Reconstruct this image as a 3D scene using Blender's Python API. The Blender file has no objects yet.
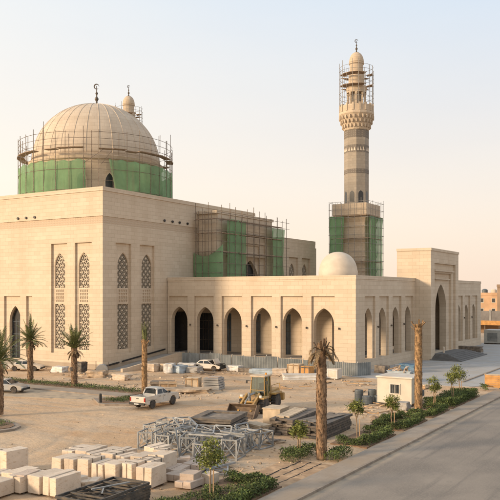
import bpy, bmesh, math, random
from mathutils import Vector, Matrix, noise
from mathutils.geometry import tessellate_polygon
R = math.radians
scene = bpy.context.scene
COL = scene.collection
rnd = random.Random(7)

# ------------------------------------------------------------------ camera
cam_d = bpy.data.cameras.new('camera'); cam = bpy.data.objects.new('camera', cam_d); COL.objects.link(cam)
cam.location = (0, 0, 10.5); cam.rotation_euler = (R(90), 0, R(31.2))
cam_d.sensor_width = 36; cam_d.lens = 54.0; cam_d.shift_y = 0.086
cam_d.clip_start = 0.5; cam_d.clip_end = 6000
scene.camera = cam

# ------------------------------------------------------------------ sky, sun, exposure
SUN_AZ = math.atan2(-0.58, -0.81)       # compass angle of the sun, from +Y towards +X
SUN_EL = R(15)
world = bpy.data.worlds.new('World'); scene.world = world; world.use_nodes = True
wn = world.node_tree; wn.nodes.clear()
wo = wn.nodes.new('ShaderNodeOutputWorld'); bg = wn.nodes.new('ShaderNodeBackground')
sky = wn.nodes.new('ShaderNodeTexSky'); sky.sky_type = 'NISHITA'; sky.sun_disc = False
sky.sun_elevation = SUN_EL; sky.sun_rotation = SUN_AZ
sky.altitude = 0; sky.air_density = 1.0; sky.dust_density = 3.0; sky.ozone_density = 1.0
# hazy desert air: pull the clear blue towards pale dust, more so near the horizon
tc = wn.nodes.new('ShaderNodeTexCoord'); sx = wn.nodes.new('ShaderNodeSeparateXYZ')
wn.links.new(tc.outputs['Generated'], sx.inputs[0])
def sky_ramp(stops):
    r = wn.nodes.new('ShaderNodeValToRGB'); wn.links.new(sx.outputs['Z'], r.inputs[0]); cr = r.color_ramp
    cr.elements[0].position = stops[0][0]; cr.elements[0].color = (*stops[0][1], 1)
    cr.elements[1].position = stops[-1][0]; cr.elements[1].color = (*stops[-1][1], 1)
    for p, c in stops[1:-1]: e = cr.elements.new(p); e.color = (*c, 1)
    return r
haze_sun = sky_ramp([(0.0, (9.6, 7.8, 5.6)), (0.14, (9.3, 8.2, 6.8)), (0.36, (7.9, 7.8, 7.5)), (0.7, (6.6, 6.8, 7.0))])
haze_far = sky_ramp([(0.0, (8.3, 6.5, 5.2)), (0.14, (7.4, 6.6, 5.9)), (0.36, (5.5, 6.25, 7.1)), (0.7, (5.0, 5.9, 6.9))])
dt = wn.nodes.new('ShaderNodeVectorMath'); dt.operation = 'DOT_PRODUCT'; wn.links.new(tc.outputs['Generated'], dt.inputs[0])
dt.inputs[1].default_value = (math.sin(SUN_AZ), math.cos(SUN_AZ), 0)
hz = wn.nodes.new('ShaderNodeTexNoise'); hz.inputs['Scale'].default_value = 2.2; hz.inputs['Detail'].default_value = 5
hm = wn.nodes.new('ShaderNodeMapping'); hm.inputs['Scale'].default_value = (1, 1, 4); wn.links.new(tc.outputs['Generated'], hm.inputs[0]); wn.links.new(hm.outputs[0], hz.inputs['Vector'])
ha = wn.nodes.new('ShaderNodeMath'); ha.operation = 'MULTIPLY_ADD'; wn.links.new(hz.outputs[0], ha.inputs[0]); ha.inputs[1].default_value = 0.35; wn.links.new(dt.outputs['Value'], ha.inputs[2])
side = wn.nodes.new('ShaderNodeMapRange'); side.inputs[1].default_value = -0.55; side.inputs[2].default_value = 0.35; wn.links.new(ha.outputs[0], side.inputs[0])
hmix = wn.nodes.new('ShaderNodeMix'); hmix.data_type = 'RGBA'
wn.links.new(side.outputs[0], hmix.inputs[0]); wn.links.new(haze_far.outputs[0], hmix.inputs[6]); wn.links.new(haze_sun.outputs[0], hmix.inputs[7])
mixs = wn.nodes.new('ShaderNodeMix'); mixs.data_type = 'RGBA'; mixs.inputs[0].default_value = 0.8
wn.links.new(sky.outputs[0], mixs.inputs[6]); wn.links.new(hmix.outputs[2], mixs.inputs[7])
wn.links.new(mixs.outputs[2], bg.inputs[0]); bg.inputs[1].default_value = 0.094
wn.links.new(bg.outputs[0], wo.inputs[0])

sd = bpy.data.lights.new('sun', 'SUN'); so = bpy.data.objects.new('sun', sd); COL.objects.link(so)
sd.energy = 3.0; sd.angle = R(9); sd.color = (1.0, 0.76, 0.51)
sdir = Vector((math.sin(SUN_AZ)*math.cos(SUN_EL), math.cos(SUN_AZ)*math.cos(SUN_EL), math.sin(SUN_EL)))
so.rotation_euler = sdir.to_track_quat('Z', 'Y').to_euler(); so.location = (-60, -40, 80)
scene.view_settings.view_transform = 'Standard'; scene.view_settings.look = 'None'
scene.view_settings.exposure = 0.62; scene.view_settings.gamma = 1.0; scene.view_settings.use_curve_mapping = False
scene.render.engine = 'CYCLES'; scene.cycles.use_denoising = True
scene.cycles.max_bounces = 6; scene.cycles.transparent_max_bounces = 16

# ------------------------------------------------------------------ materials
def newmat(name):
    m = bpy.data.materials.new(name); m.use_nodes = True
    nt = m.node_tree; b = nt.nodes['Principled BSDF']
    return m, nt, b
def node(nt, t, **kw):
    n = nt.nodes.new(t)
    for k, v in kw.items(): setattr(n, k, v)
    return n
def rgba(c): return (c[0], c[1], c[2], 1)
def mixcol(nt, fac, a, b):
    m = node(nt, 'ShaderNodeMix', data_type='RGBA')
    for inp, v in ((0, fac), (6, a), (7, b)):
        if isinstance(v, bpy.types.NodeSocket): nt.links.new(v, m.inputs[inp])
        elif inp == 0: m.inputs[0].default_value = v
        else: m.inputs[inp].default_value = rgba(v)
    return m.outputs[2]
def noise_fac(nt, scale, detail=4, lo=0.35, hi=0.65, vec=None, rough=0.55):
    n = node(nt, 'ShaderNodeTexNoise'); n.inputs['Scale'].default_value = scale; n.inputs['Detail'].default_value = detail
    n.inputs['Roughness'].default_value = rough
    if vec is None: vec = node(nt, 'ShaderNodeTexCoord').outputs['Object']
    nt.links.new(vec, n.inputs['Vector'])
    mr = node(nt, 'ShaderNodeMapRange'); mr.inputs[1].default_value = lo; mr.inputs[2].default_value = hi
    nt.links.new(n.outputs[0], mr.inputs[0]); return mr.outputs[0]
def scaled(nt, sc, rot=0):
    tcn = node(nt, 'ShaderNodeTexCoord'); mp = node(nt, 'ShaderNodeMapping')
    mp.inputs['Scale'].default_value = sc; mp.inputs['Rotation'].default_value = (0, 0, rot)
    nt.links.new(tcn.outputs['Object'], mp.inputs[0]); return mp.outputs[0]
def bump(nt, b, h, strength, dist):
    bp = node(nt, 'ShaderNodeBump'); bp.inputs['Strength'].default_value = strength; bp.inputs['Distance'].default_value = dist
    nt.links.new(h, bp.inputs['Height']); nt.links.new(bp.outputs[0], b.inputs['Normal'])
def plain(name, col, rough=0.7, var=0.25, scale=3.0, metal=0.0, bs=0.15, island=0.0, dust=None):
    m, nt, b = newmat(name)
    dark = tuple(c*(1-var) for c in col); lite = tuple(min(1, c*(1+var*0.8)) for c in col)
    c = mixcol(nt, noise_fac(nt, scale), dark, lite)
    if dust: c = mixcol(nt, noise_fac(nt, scale*0.6, 6, 0.42, 0.72), c, dust)
    if island:
        g = node(nt, 'ShaderNodeNewGeometry'); hv = node(nt, 'ShaderNodeHueSaturation')
        mr = node(nt, 'ShaderNodeMapRange'); mr.inputs[3].default_value = 1-island; mr.inputs[4].default_value = 1+island
        nt.links.new(g.outputs['Random Per Island'], mr.inputs[0]); nt.links.new(mr.outputs[0], hv.inputs['Value'])
        nt.links.new(c, hv.inputs['Color']); c = hv.outputs[0]
    nt.links.new(c, b.inputs['Base Color']); b.inputs['Roughness'].default_value = rough; b.inputs['Metallic'].default_value = metal
    if bs: bump(nt, b, noise_fac(nt, scale*6, 3, 0, 1), bs, 0.02)
    return m
def stone(name, c1, c2, mortar, bw=1.2, rh=0.55, carve=None, cd=.6):
    m, nt, b = newmat(name)
    tcn = node(nt, 'ShaderNodeTexCoord'); s = node(nt, 'ShaderNodeSeparateXYZ'); nt.links.new(tcn.outputs['Object'], s.inputs[0])
    ad = node(nt, 'ShaderNodeMath', operation='ADD'); nt.links.new(s.outputs[0], ad.inputs[0]); nt.links.new(s.outputs[1], ad.inputs[1])
    cb = node(nt, 'ShaderNodeCombineXYZ'); nt.links.new(ad.outputs[0], cb.inputs[0]); nt.links.new(s.outputs[2], cb.inputs[1])
    br = node(nt, 'ShaderNodeTexBrick'); nt.links.new(cb.outputs[0], br.inputs['Vector'])
    br.inputs['Color1'].default_value = rgba(c1); br.inputs['Color2'].default_value = rgba(c2); br.inputs['Mortar'].default_value = rgba(mortar)
    br.inputs['Scale'].default_value = 1.0; br.inputs['Mortar Size'].default_value = 0.017; br.inputs['Mortar Smooth'].default_value = 0.3
    br.inputs['Bias'].default_value = 0.0; br.inputs['Brick Width'].default_value = bw; br.inputs['Row Height'].default_value = rh
    # whole courses differ a little, as quarried batches do
    crs = node(nt, 'ShaderNodeMath', operation='DIVIDE'); nt.links.new(s.outputs[2], crs.inputs[0]); crs.inputs[1].default_value = rh
    fl = node(nt, 'ShaderNodeMath', operation='FLOOR'); nt.links.new(crs.outputs[0], fl.inputs[0])
    wn_ = node(nt, 'ShaderNodeTexWhiteNoise', noise_dimensions='1D'); nt.links.new(fl.outputs[0], wn_.inputs['W'])
    mr = node(nt, 'ShaderNodeMapRange'); mr.inputs[3].default_value = 0.0; mr.inputs[4].default_value = 0.24; nt.links.new(wn_.outputs[0], mr.inputs[0])
    c = mixcol(nt, mr.outputs[0], br.outputs[0], (c1[0]*0.62, c1[1]*0.58, c1[2]*0.52))
    st = noise_fac(nt, 0.35, 6, 0.45, 0.8, vec=scaled(nt, (1, 1, 0.25)))
    m1 = node(nt, 'ShaderNodeMath', operation='MULTIPLY'); nt.links.new(st, m1.inputs[0]); m1.inputs[1].default_value = 0.42
    c = mixcol(nt, m1.outputs[0], c, (c1[0]*0.66, c1[1]*0.58, c1[2]*0.5))
    gr = noise_fac(nt, 9, 5, 0.3, 0.75)
    m2 = node(nt, 'ShaderNodeMath', operation='MULTIPLY'); nt.links.new(gr, m2.inputs[0]); m2.inputs[1].default_value = 0.16
    c = mixcol(nt, m2.outputs[0], c, (min(1, c1[0]*1.15), min(1, c1[1]*1.17), min(1, c1[2]*1.2)))
    if carve:
        w1 = node(nt, 'ShaderNodeTexVoronoi'); w1.inputs['Scale'].default_value = carve; nt.links.new(cb.outputs[0], w1.inputs['Vector'])
        w1.inputs['Randomness'].default_value = 0.15
        mr2 = node(nt, 'ShaderNodeMapRange'); mr2.inputs[1].default_value = 0.12; mr2.inputs[2].default_value = 0.4; nt.links.new(w1.outputs[0], mr2.inputs[0])
        c = mixcol(nt, mr2.outputs[0], c, (c1[0]*cd, c1[1]*cd*.96, c1[2]*cd*.92)); bump(nt, b, mr2.outputs[0], 0.6, 0.05)
    else:
        iv = node(nt, 'ShaderNodeMath', operation='SUBTRACT'); iv.inputs[0].default_value = 1; nt.links.new(br.outputs['Fac'], iv.inputs[1])
        bump(nt, b, iv.outputs[0], 0.35, 0.015)
    nt.links.new(c, b.inputs['Base Color']); b.inputs['Roughness'].default_value = 0.85
    return m
M = {}
M['stone'] = stone('limestone', (.60, .50, .385), (.54, .44, .33), (.40, .315, .225))
M['carved'] = stone('carved_limestone', (.54, .44, .335), (.50, .405, .305), (.44, .355, .26), carve=3.2, cd=.88)
M['minstone'] = stone('minaret_limestone', (.54, .44, .33), (.48, .385, .285), (.36, .28, .2), 0.8, 0.42)
M['shaft'] = stone('minaret_shaft_stone', (.345, .295, .24), (.285, .25, .205), (.23, .195, .155), 0.7, 0.5)
M['band'] = stone('grey_mosaic_band', (.215, .19, .165), (.26, .23, .195), (.16, .14, .12), 0.4, 0.35, carve=2.6, cd=.75)
M['dome'] = stone('dome_stone', (.56, .465, .36), (.50, .41, .315), (.38, .305, .23), 1.1, .62)
M['whitedome'] = plain('pale_plaster', (.57, .485, .39), .8, .08, .8, bs=.05)
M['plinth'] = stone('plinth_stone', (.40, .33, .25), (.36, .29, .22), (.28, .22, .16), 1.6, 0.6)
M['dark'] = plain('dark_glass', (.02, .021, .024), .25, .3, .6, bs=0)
M['glaze'] = plain('blue_grey_glazing', (.09, .11, .125), .2, .3, .6, bs=0)
M['bronze'] = plain('dark_bronze', (.10, .08, .06), .5, .3, 2, .4)
M['lattice'] = plain('lattice_stone', (.56, .48, .38), .8, .1, 1.5)
M['pole'] = plain('rusty_scaffold_tube', (.19, .145, .11), .75, .4, 4)
M['steelpole'] = plain('galvanised_scaffold_tube', (.27, .25, .225), .55, .3, 4, .3)
M['boards'] = plain('scaffold_boards', (.30, .215, .15), .85, .35, 2)
M['concrete'] = plain('grey_concrete', (.33, .31, .285), .9, .16, .7, bs=.1)
M['kerb'] = plain('kerb_concrete', (.27, .22, .175), .9, .2, 1.5)
M['hoard'] = plain('galvanised_hoarding', (.22, .235, .235), .6, .22, .8, .25, island=.28)
M['wood'] = plain('bare_timber', (.36, .235, .13), .85, .3, 2.5, island=.2)
M['oldwood'] = plain('grey_timber', (.13, .105, .085), .9, .35, 2.5, island=.25)
M['ply'] = plain('pale_plywood', (.47, .37, .26), .85, .2, 1.5, island=.12)
def sawn(name, col):
    m, nt, b = newmat(name)
    oi = node(nt, 'ShaderNodeObjectInfo'); hv = node(nt, 'ShaderNodeHueSaturation'); g = node(nt, 'ShaderNodeNewGeometry')
    c = mixcol(nt, noise_fac(nt, 1.3, 6, .3, .7), tuple(x*.86 for x in col), tuple(x*1.06 for x in col))
    c = mixcol(nt, noise_fac(nt, 2.2, 7, .56, .74, vec=scaled(nt, (1, 1, 3.5))), c, (col[0]*.72, col[1]*.62, col[2]*.5))
    c = mixcol(nt, noise_fac(nt, 7, 6, .6, .8), c, (col[0]*.62, col[1]*.55, col[2]*.47))
    mr = node(nt, 'ShaderNodeMapRange'); mr.inputs[3].default_value = .84; mr.inputs[4].default_value = 1.1; nt.links.new(oi.outputs['Random'], mr.inputs[0])
    mr2 = node(nt, 'ShaderNodeMapRange'); mr2.inputs[3].default_value = .93; mr2.inputs[4].default_value = 1.05; nt.links.new(g.outputs['Random Per Island'], mr2.inputs[0])
    mu = node(nt, 'ShaderNodeMath', operation='MULTIPLY'); nt.links.new(mr.outputs[0], mu.inputs[0]); nt.links.new(mr2.outputs[0], mu.inputs[1])
    nt.links.new(mu.outputs[0], hv.inputs['Value']); nt.links.new(c, hv.inputs['Color']); nt.links.new(hv.outputs[0], b.inputs['Base Color'])
    wv = node(nt, 'ShaderNodeTexWave'); wv.bands_direction = 'Z'; wv.inputs['Scale'].default_value = 9; wv.inputs['Distortion'].default_value = 3; nt.links.new(node(nt, 'ShaderNodeTexCoord').outputs['Object'], wv.inputs['Vector'])
    ad = node(nt, 'ShaderNodeMath', operation='MULTIPLY_ADD'); nt.links.new(wv.outputs['Fac'], ad.inputs[0]); ad.inputs[1].default_value = .25; nt.links.new(noise_fac(nt, 14, 8, 0, 1), ad.inputs[2])
    bump(nt, b, ad.outputs[0], .5, .03); b.inputs['Roughness'].default_value = .9
    return m
M['block'] = sawn('sawn_limestone', (.62, .51, .40)); M['slab'] = sawn('dusty_pink_slab', (.52, .415, .335))
M['galv'] = plain('galvanised_steel', (.27, .275, .275), .5, .25, 2.5, .25, island=.15)
M['darksteel'] = plain('dark_painted_steel', (.055, .053, .052), .6, .4, 3, .2, dust=(.16, .125, .09))
M['formply'] = plain('weathered_formwork', (.14, .118, .098), .9, .3, 2.5, island=.3, dust=(.25, .20, .15))
M['white'] = plain('white_paint', (.62, .58, .52), .35, .06, 1.2, bs=0, dust=(.50, .41, .31))
M['cream'] = plain('cream_panel', (.55, .50, .41), .6, .08, 1.2, bs=0)
M['silver'] = plain('silver_paint', (.42, .42, .41), .3, .08, 1.2, .2, bs=0, dust=(.40, .34, .27))
M['tyre'] = plain('dusty_rubber', (.045, .041, .037), .9, .3, 4, dust=(.13, .10, .075))
M['rim'] = plain('steel_rim', (.30, .29, .27), .4, .15, 4, .5)
M['glass'] = plain('vehicle_glass', (.025, .03, .033), .08, .2, 1, bs=0)
M['black'] = plain('black_plastic', (.02, .02, .02), .6, .3, 3)
M['redlamp'] = plain('red_lens', (.35, .02, .015), .25, .1, 3, bs=0)
M['clearlamp'] = plain('clear_lens', (.6, .6, .58), .15, .1, 3, bs=0)
M['amber'] = plain('amber_lens', (.6, .22, .02), .25, .1, 3, bs=0)
M['ochre'] = plain('dusty_ochre_paint', (.40, .235, .062), .55, .22, 1.5, dust=(.31, .215, .13))
M['bucket'] = plain('worn_bucket_steel', (.13, .095, .07), .6, .35, 2, .3, dust=(.28, .2, .13))
M['soil'] = plain('planting_soil', (.20, .125, .075), .95, .3, 3, bs=.5)
M['leaf'] = plain('hedge_leaf', (.085, .115, .032), .85, .45, 1.0, island=.6, bs=0)
M['sapleaf'] = plain('sapling_leaf', (.15, .165, .035), .8, .3, 2, island=.5, bs=0)
M['frond'] = plain('palm_frond', (.13, .14, .045), .6, .35, .8, island=.4, bs=0)
M['dryfrond'] = plain('dry_palm_frond', (.20, .135, .07), .85, .35, 1.2, island=.4, bs=0)
M['bark'] = plain('palm_bark', (.19, .12, .07), .95, .4, 4, island=.35, bs=.5)
M['goldbark'] = plain('fresh_palm_bark', (.27, .165, .08), .95, .4, 4, island=.35, bs=.5)
M['twig'] = plain('sapling_bark', (.26, .18, .11), .9, .3, 5)
M['tarpw'] = plain('white_sheeting', (.55, .53, .50), .55, .15, 2)
M['tarpb'] = plain('pale_blue_sheeting', (.34, .40, .45), .5, .2, 1.5)
M['blue'] = plain('blue_sheeting', (.06, .13, .21), .55, .25, 2)
M['orangebox'] = plain('orange_timber_panel', (.46, .235, .075), .8, .2, 1.5, island=.12)
M['drum'] = plain('slate_plastic', (.10, .115, .125), .5, .25, 2)
M['ridge'] = plain('raked_earth', (.43, .29, .175), .95, .3, 1.6, bs=.6, dust=(.30, .19, .11))
M['rubble'] = plain('limestone_rubble', (.40, .30, .205), .95, .3, 2, island=.45)
M['tanhouse'] = plain('ochre_render', (.48, .31, .19), .9, .14, .35)
M['brownhouse'] = plain('brown_render', (.36, .25, .165), .9, .14, .35)
M['greywall'] = plain('grey_blockwork', (.22, .20, .185), .9, .2, .5)
M['acgrey'] = plain('pale_grey_sheet_metal', (.36, .36, .335), .5, .12, 1, .2)

def net_mat(name, col):
    m = bpy.data.materials.new(name); m.use_nodes = True; nt = m.node_tree; nt.nodes.clear()
    out = node(nt, 'ShaderNodeOutputMaterial'); d = node(nt, 'ShaderNodeBsdfDiffuse'); t = node(nt, 'ShaderNodeBsdfTranslucent'); tr = node(nt, 'ShaderNodeBsdfTransparent')
    c = mixcol(nt, noise_fac(nt, .35, 3, .3, .7), tuple(x*.88 for x in col), tuple(x*1.12 for x in col))
    c = mixcol(nt, noise_fac(nt, 1.1, 5, .55, .9, vec=scaled(nt, (1, 1, .12))), c, (.42, .48, .30))
    nt.links.new(c, d.inputs[0]); nt.links.new(c, t.inputs[0])
    a = node(nt, 'ShaderNodeMixShader'); a.inputs[0].default_value = .5; nt.links.new(d.outputs[0], a.inputs[1]); nt.links.new(t.outputs[0], a.inputs[2])
    b2 = node(nt, 'ShaderNodeMixShader'); nt.links.new(a.outputs[0], b2.inputs[1]); nt.links.new(tr.outputs[0], b2.inputs[2])
    # weave: overlapping rolls of mesh are tighter, single layers looser; worn spots are open
    w = noise_fac(nt, .5, 6, .2, .8); mm = node(nt, 'ShaderNodeMapRange'); nt.links.new(w, mm.inputs[0]); mm.inputs[3].default_value = .18; mm.inputs[4].default_value = .56
    nt.links.new(mm.outputs[0], b2.inputs[0]); nt.links.new(b2.outputs[0], out.inputs[0])
    return m
M['net'] = net_mat('green_debris_net', (.34, .53, .31))

def ground_mat():
    m, nt, b = newmat('trodden_sand')
    c = mixcol(nt, noise_fac(nt, .10, 7, .38, .64), (.52, .345, .20), (.60, .445, .295))
    c = mixcol(nt, noise_fac(nt, .33, 8, .52, .78, rough=.65), c, (.45, .25, .115))
    # pale compacted tracks run along the access way
    tr = noise_fac(nt, .9, 6, .46, .70, vec=scaled(nt, (.09, .55, 1), R(-12)))
    mt = node(nt, 'ShaderNodeMath', operation='MULTIPLY'); nt.links.new(tr, mt.inputs[0]); mt.inputs[1].default_value = .8
    c = mixcol(nt, mt.outputs[0], c, (.46, .37, .275))
    tr2 = noise_fac(nt, 1.6, 6, .55, .75, vec=scaled(nt, (.10, .9, 1), R(14)))
    mt2 = node(nt, 'ShaderNodeMath', operation='MULTIPLY'); nt.links.new(tr2, mt2.inputs[0]); mt2.inputs[1].default_value = .7
    c = mixcol(nt, mt2.outputs[0], c, (.36, .25, .155))
    c = mixcol(nt, noise_fac(nt, 4.0, 8, .5, .95), c, (.34, .23, .14))
    at = node(nt, 'ShaderNodeAttribute', attribute_name='track'); ml = node(nt, 'ShaderNodeMath', operation='MULTIPLY'); nt.links.new(at.outputs['Fac'], ml.inputs[0]); nt.links.new(noise_fac(nt, 2.5, 5, .2, .6), ml.inputs[1])
    m3 = node(nt, 'ShaderNodeMath', operation='MULTIPLY'); nt.links.new(ml.outputs[0], m3.inputs[0]); m3.inputs[1].default_value = .95
    c = mixcol(nt, m3.outputs[0], c, (.41, .325, .235))
    nt.links.new(c, b.inputs['Base Color']); b.inputs['Roughness'].default_value = .95
    bump(nt, b, noise_fac(nt, 1.6, 10, 0, 1, rough=.7), .9, .16)
    return m
def road_mat():
    m, nt, b = newmat('dusty_asphalt')
    c = mixcol(nt, noise_fac(nt, .25, 7, .36, .66, vec=scaled(nt, (1, .7, 1))), (.165, .142, .12), (.265, .225, .185))
    c = mixcol(nt, noise_fac(nt, 1.3, 6, .52, .75, vec=scaled(nt, (1.5, .05, 1))), c, (.14, .123, .106))
    c = mixcol(nt, noise_fac(nt, .7, 7, .58, .80, vec=scaled(nt, (.9, .7, 1))), c, (.15, .132, .115))
    c = mixcol(nt, noise_fac(nt, 9, 8, .46, .8, rough=.75), c, (.31, .265, .215))
    tcn = node(nt, 'ShaderNodeTexCoord'); sp = node(nt, 'ShaderNodeSeparateXYZ'); nt.links.new(tcn.outputs['Object'], sp.inputs[0])
    mr = node(nt, 'ShaderNodeMapRange'); mr.inputs[1].default_value = -16.75; mr.inputs[2].default_value = -17.45; nt.links.new(sp.outputs[0], mr.inputs[0])
    mu = node(nt, 'ShaderNodeMath', operation='MULTIPLY'); nt.links.new(mr.outputs[0], mu.inputs[0]); nt.links.new(noise_fac(nt, 1.1, 6, .28, .55), mu.inputs[1])
    c = mixcol(nt, mu.outputs[0], c, (.42, .33, .23))
    nt.links.new(c, b.inputs['Base Color']); b.inputs['Roughness'].default_value = .85
    bump(nt, b, noise_fac(nt, 18, 6, 0, 1), .35, .02); return m
def pave_mat(name, col, w, h):
    m, nt, b = newmat(name)
    tcn = node(nt, 'ShaderNodeTexCoord'); br = node(nt, 'ShaderNodeTexBrick'); nt.links.new(tcn.outputs['Object'], br.inputs['Vector'])
    br.inputs['Color1'].default_value = rgba(col); br.inputs['Color2'].default_value = rgba(tuple(x*.9 for x in col)); br.inputs['Mortar'].default_value = rgba(tuple(x*.7 for x in col))
    br.inputs['Scale'].default_value = 1; br.inputs['Brick Width'].default_value = w; br.inputs['Row Height'].default_value = h; br.inputs['Mortar Size'].default_value = .012
    c = mixcol(nt, noise_fac(nt, .3, 7, .42, .72), br.outputs[0], (col[0]*.95, col[1]*.86, col[2]*.74))
    c = mixcol(nt, noise_fac(nt, 1.2, 6, .56, .85), c, tuple(x*.72 for x in col))
    nt.links.new(c, b.inputs['Base Color']); b.inputs['Roughness'].default_value = .85
    bump(nt, b, noise_fac(nt, 8, 5, 0, 1), .2, .02); return m
M['sand'] = ground_mat(); M['road'] = road_mat()
M['plaza'] = pave_mat('pale_paving', (.37, .365, .36), 1.2, 1.2)
M['walk'] = pave_mat('footpath_paving', (.315, .265, .215), .6, .6)

# ------------------------------------------------------------------ mesh building
class MB:
    def __init__(s): s.v = []; s.f = []
    def add(s, vs, fs):
        n = len(s.v); s.v += [tuple(p) for p in vs]; s.f += [tuple(i+n for i in q) for q in fs]; return s
    def box(s, x0, x1, y0, y1, z0, z1):
        return s.add([(x0,y0,z0),(x1,y0,z0),(x1,y1,z0),(x0,y1,z0),(x0,y0,z1),(x1,y0,z1),(x1,y1,z1),(x0,y1,z1)],
                     [(3,2,1,0),(4,5,6,7),(0,1,5,4),(1,2,6,5),(2,3,7,6),(3,0,4,7)])
    def obox(s, c, half, rz=0, rx=0, ry=0):
        m = Matrix.Translation(c) @ Matrix.Rotation(rz, 4, 'Z') @ Matrix.Rotation(rx, 4, 'X') @ Matrix.Rotation(ry, 4, 'Y')
        vs = [m @ Vector((a*half[0], b*half[1], d*half[2])) for d in (-1, 1) for a, b in ((-1,-1),(1,-1),(1,1),(-1,1))]
        return s.add(vs, [(3,2,1,0),(4,5,6,7),(0,1,5,4),(1,2,6,5),(2,3,7,6),(3,0,4,7)])
    def bar(s, p, q, w, h=None):
        h = h or w; p = Vector(p); q = Vector(q); d = (q-p)
        if d.length < 1e-5: return s
        rot = d.to_track_quat('Z', 'Y').to_matrix()
        vs = []
        for e in (p, q):
            for a, b in ((-1,-1),(1,-1),(1,1),(-1,1)): vs.append(e + rot @ Vector((a*w/2, b*h/2, 0)))
        return s.add(vs, [(3,2,1,0),(4,5,6,7),(0,1,5,4),(1,2,6,5),(2,3,7,6),(3,0,4,7)])
    def tube(s, p, q, r, n=6, r2=None):
        r2 = r if r2 is None else r2; p = Vector(p); q = Vector(q); rot = (q-p).to_track_quat('Z', 'Y').to_matrix(); vs = []
        for e, rr in ((p, r), (q, r2)):
            for i in range(n):
                a = 2*math.pi*i/n; vs.append(e + rot @ Vector((rr*math.cos(a), rr*math.sin(a), 0)))
        fs = [(i, (i+1) % n, n+(i+1) % n, n+i) for i in range(n)] + [tuple(range(n-1, -1, -1)), tuple(range(n, 2*n))]
        return s.add(vs, fs)
    def lathe(s, prof, n=24, c=(0,0,0), a0=0.0, axis='z'):
        vs = []; fs = []
        for r, z in prof:
            for i in range(n):
                a = a0 + 2*math.pi*i/n
                if axis == 'z': vs.append((c[0]+r*math.cos(a), c[1]+r*math.sin(a), c[2]+z))
                else: vs.append((c[0]+z, c[1]+r*math.cos(a), c[2]+r*math.sin(a)))
        for k in range(len(prof)-1):
            for i in range(n): fs.append((k*n+i, k*n+(i+1) % n, (k+1)*n+(i+1) % n, (k+1)*n+i))
        fs.append(tuple(range(n-1, -1, -1))); m = (len(prof)-1)*n; fs.append(tuple(range(m, m+n)))
        return s.add(vs, fs)
    def wall(s, fr, outer, holes, d0, d1):
        loops = [outer]+holes
        tri = tessellate_polygon([[Vector((u, v, 0)) for u, v in lp] for lp in loops])
        flat = [p for lp in loops for p in lp]; n = len(flat)
        vs = [fr(u, v, d0) for u, v in flat] + [fr(u, v, d1) for u, v in flat]; fs = []
        for a, b, c in tri:
            A, B, C = flat[a], flat[b], flat[c]
            if (B[0]-A[0])*(C[1]-A[1])-(B[1]-A[1])*(C[0]-A[0]) < 0: b, c = c, b
            fs.append((a, b, c)); fs.append((n+c, n+b, n+a))
        o = 0
        for lp in loops:
            k = len(lp)
            for i in range(k):
                j = (i+1) % k; fs.append((o+i, o+j, n+o+j, n+o+i))
            o += k
        return s.add(vs, fs)
    def prism(s, poly, f0, f1):            # poly points mapped through two frames, capped
        n = len(poly); vs = [f0(*p) for p in poly]+[f1(*p) for p in poly]
        return s.add(vs, [tuple(range(n-1, -1, -1)), tuple(range(n, 2*n))]+[(i, (i+1) % n, n+(i+1) % n, n+i) for i in range(n)])
    def loft(s, loops, caps=True):
        n = len(loops[0]); vs = [p for l in loops for p in l]; fs = []
        for k in range(len(loops)-1):
            for i in range(n): fs.append((k*n+i, k*n+(i+1) % n, (k+1)*n+(i+1) % n, (k+1)*n+i))
        if caps: fs += [tuple(range(n-1, -1, -1)), tuple(range((len(loops)-1)*n, len(loops)*n))]
        return s.add(vs, fs)
    def build(s, name, mat, parent=None, smooth=False, bevel=0, recalc=True):
        me = bpy.data.meshes.new(name); ox = (0, 0, 0)
        if parent is not None: ox = ORG.get(parent.name, (0, 0, 0))
        me.from_pydata([(a-ox[0], b-ox[1], c-ox[2]) for a, b, c in s.v] if ox != (0,0,0) else s.v, [], s.f); me.update()
        if recalc or bevel:
            bm = bmesh.new(); bm.from_mesh(me)
            if recalc: bmesh.ops.recalc_face_normals(bm, faces=bm.faces)
            if bevel: bmesh.ops.bevel(bm, geom=[e for e in bm.edges], offset=bevel, segments=1, affect='EDGES', clamp_overlap=True)
            bm.to_mesh(me); bm.free()
        me.materials.append(mat if not isinstance(mat, str) else M[mat])
        if smooth:
            for p in me.polygons: p.use_smooth = True
        o = bpy.data.objects.new(name, me); COL.objects.link(o)
        if parent is not None: o.parent = parent; ORG[o.name] = ox
        return o
ORG = {}        # world origin of an unrotated thing, so its parts can be given in world coordinates
def tag(o, label, cat, group=None, kind=None):
    o['label'] = label; o['category'] = cat
    if group: o['group'] = group
    if kind: o['kind'] = kind
    return o
def thing(name, label, cat, loc=(0,0,0), rz=0, group=None, world=False):
    o = bpy.data.objects.new(name, None); COL.objects.link(o); o.empty_display_size = .3
    o.location = loc; o.rotation_euler = (0, 0, rz); tag(o, label, cat, group)
    if world: ORG[o.name] = tuple(loc)
    return o
def dup(o, loc=None, rz=None, label=None, scale=None, parent=None):
    c = o.copy(); COL.objects.link(c)
    if parent is not None: c.parent = parent
    else:
        if loc is not None: c.location = loc
        if rz is not None: c.rotation_euler = (0, 0, rz)
        if scale is not None: c.scale = scale
        if label: c['label'] = label
    for ch in list(o.children): dup(ch, parent=c)
    return c
def struct(name, mb, mat, smooth=False):
    o = mb.build(name, mat, smooth=smooth); o['kind'] = 'structure'; return o
def FY(y): return lambda u, v, d: (u, y+d, v)
def FX(x): return lambda u, v, d: (x-d, u, v)
def rect(u0, u1, v0, v1): return [(u0, v0), (u1, v0), (u1, v1), (u0, v1)]
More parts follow.
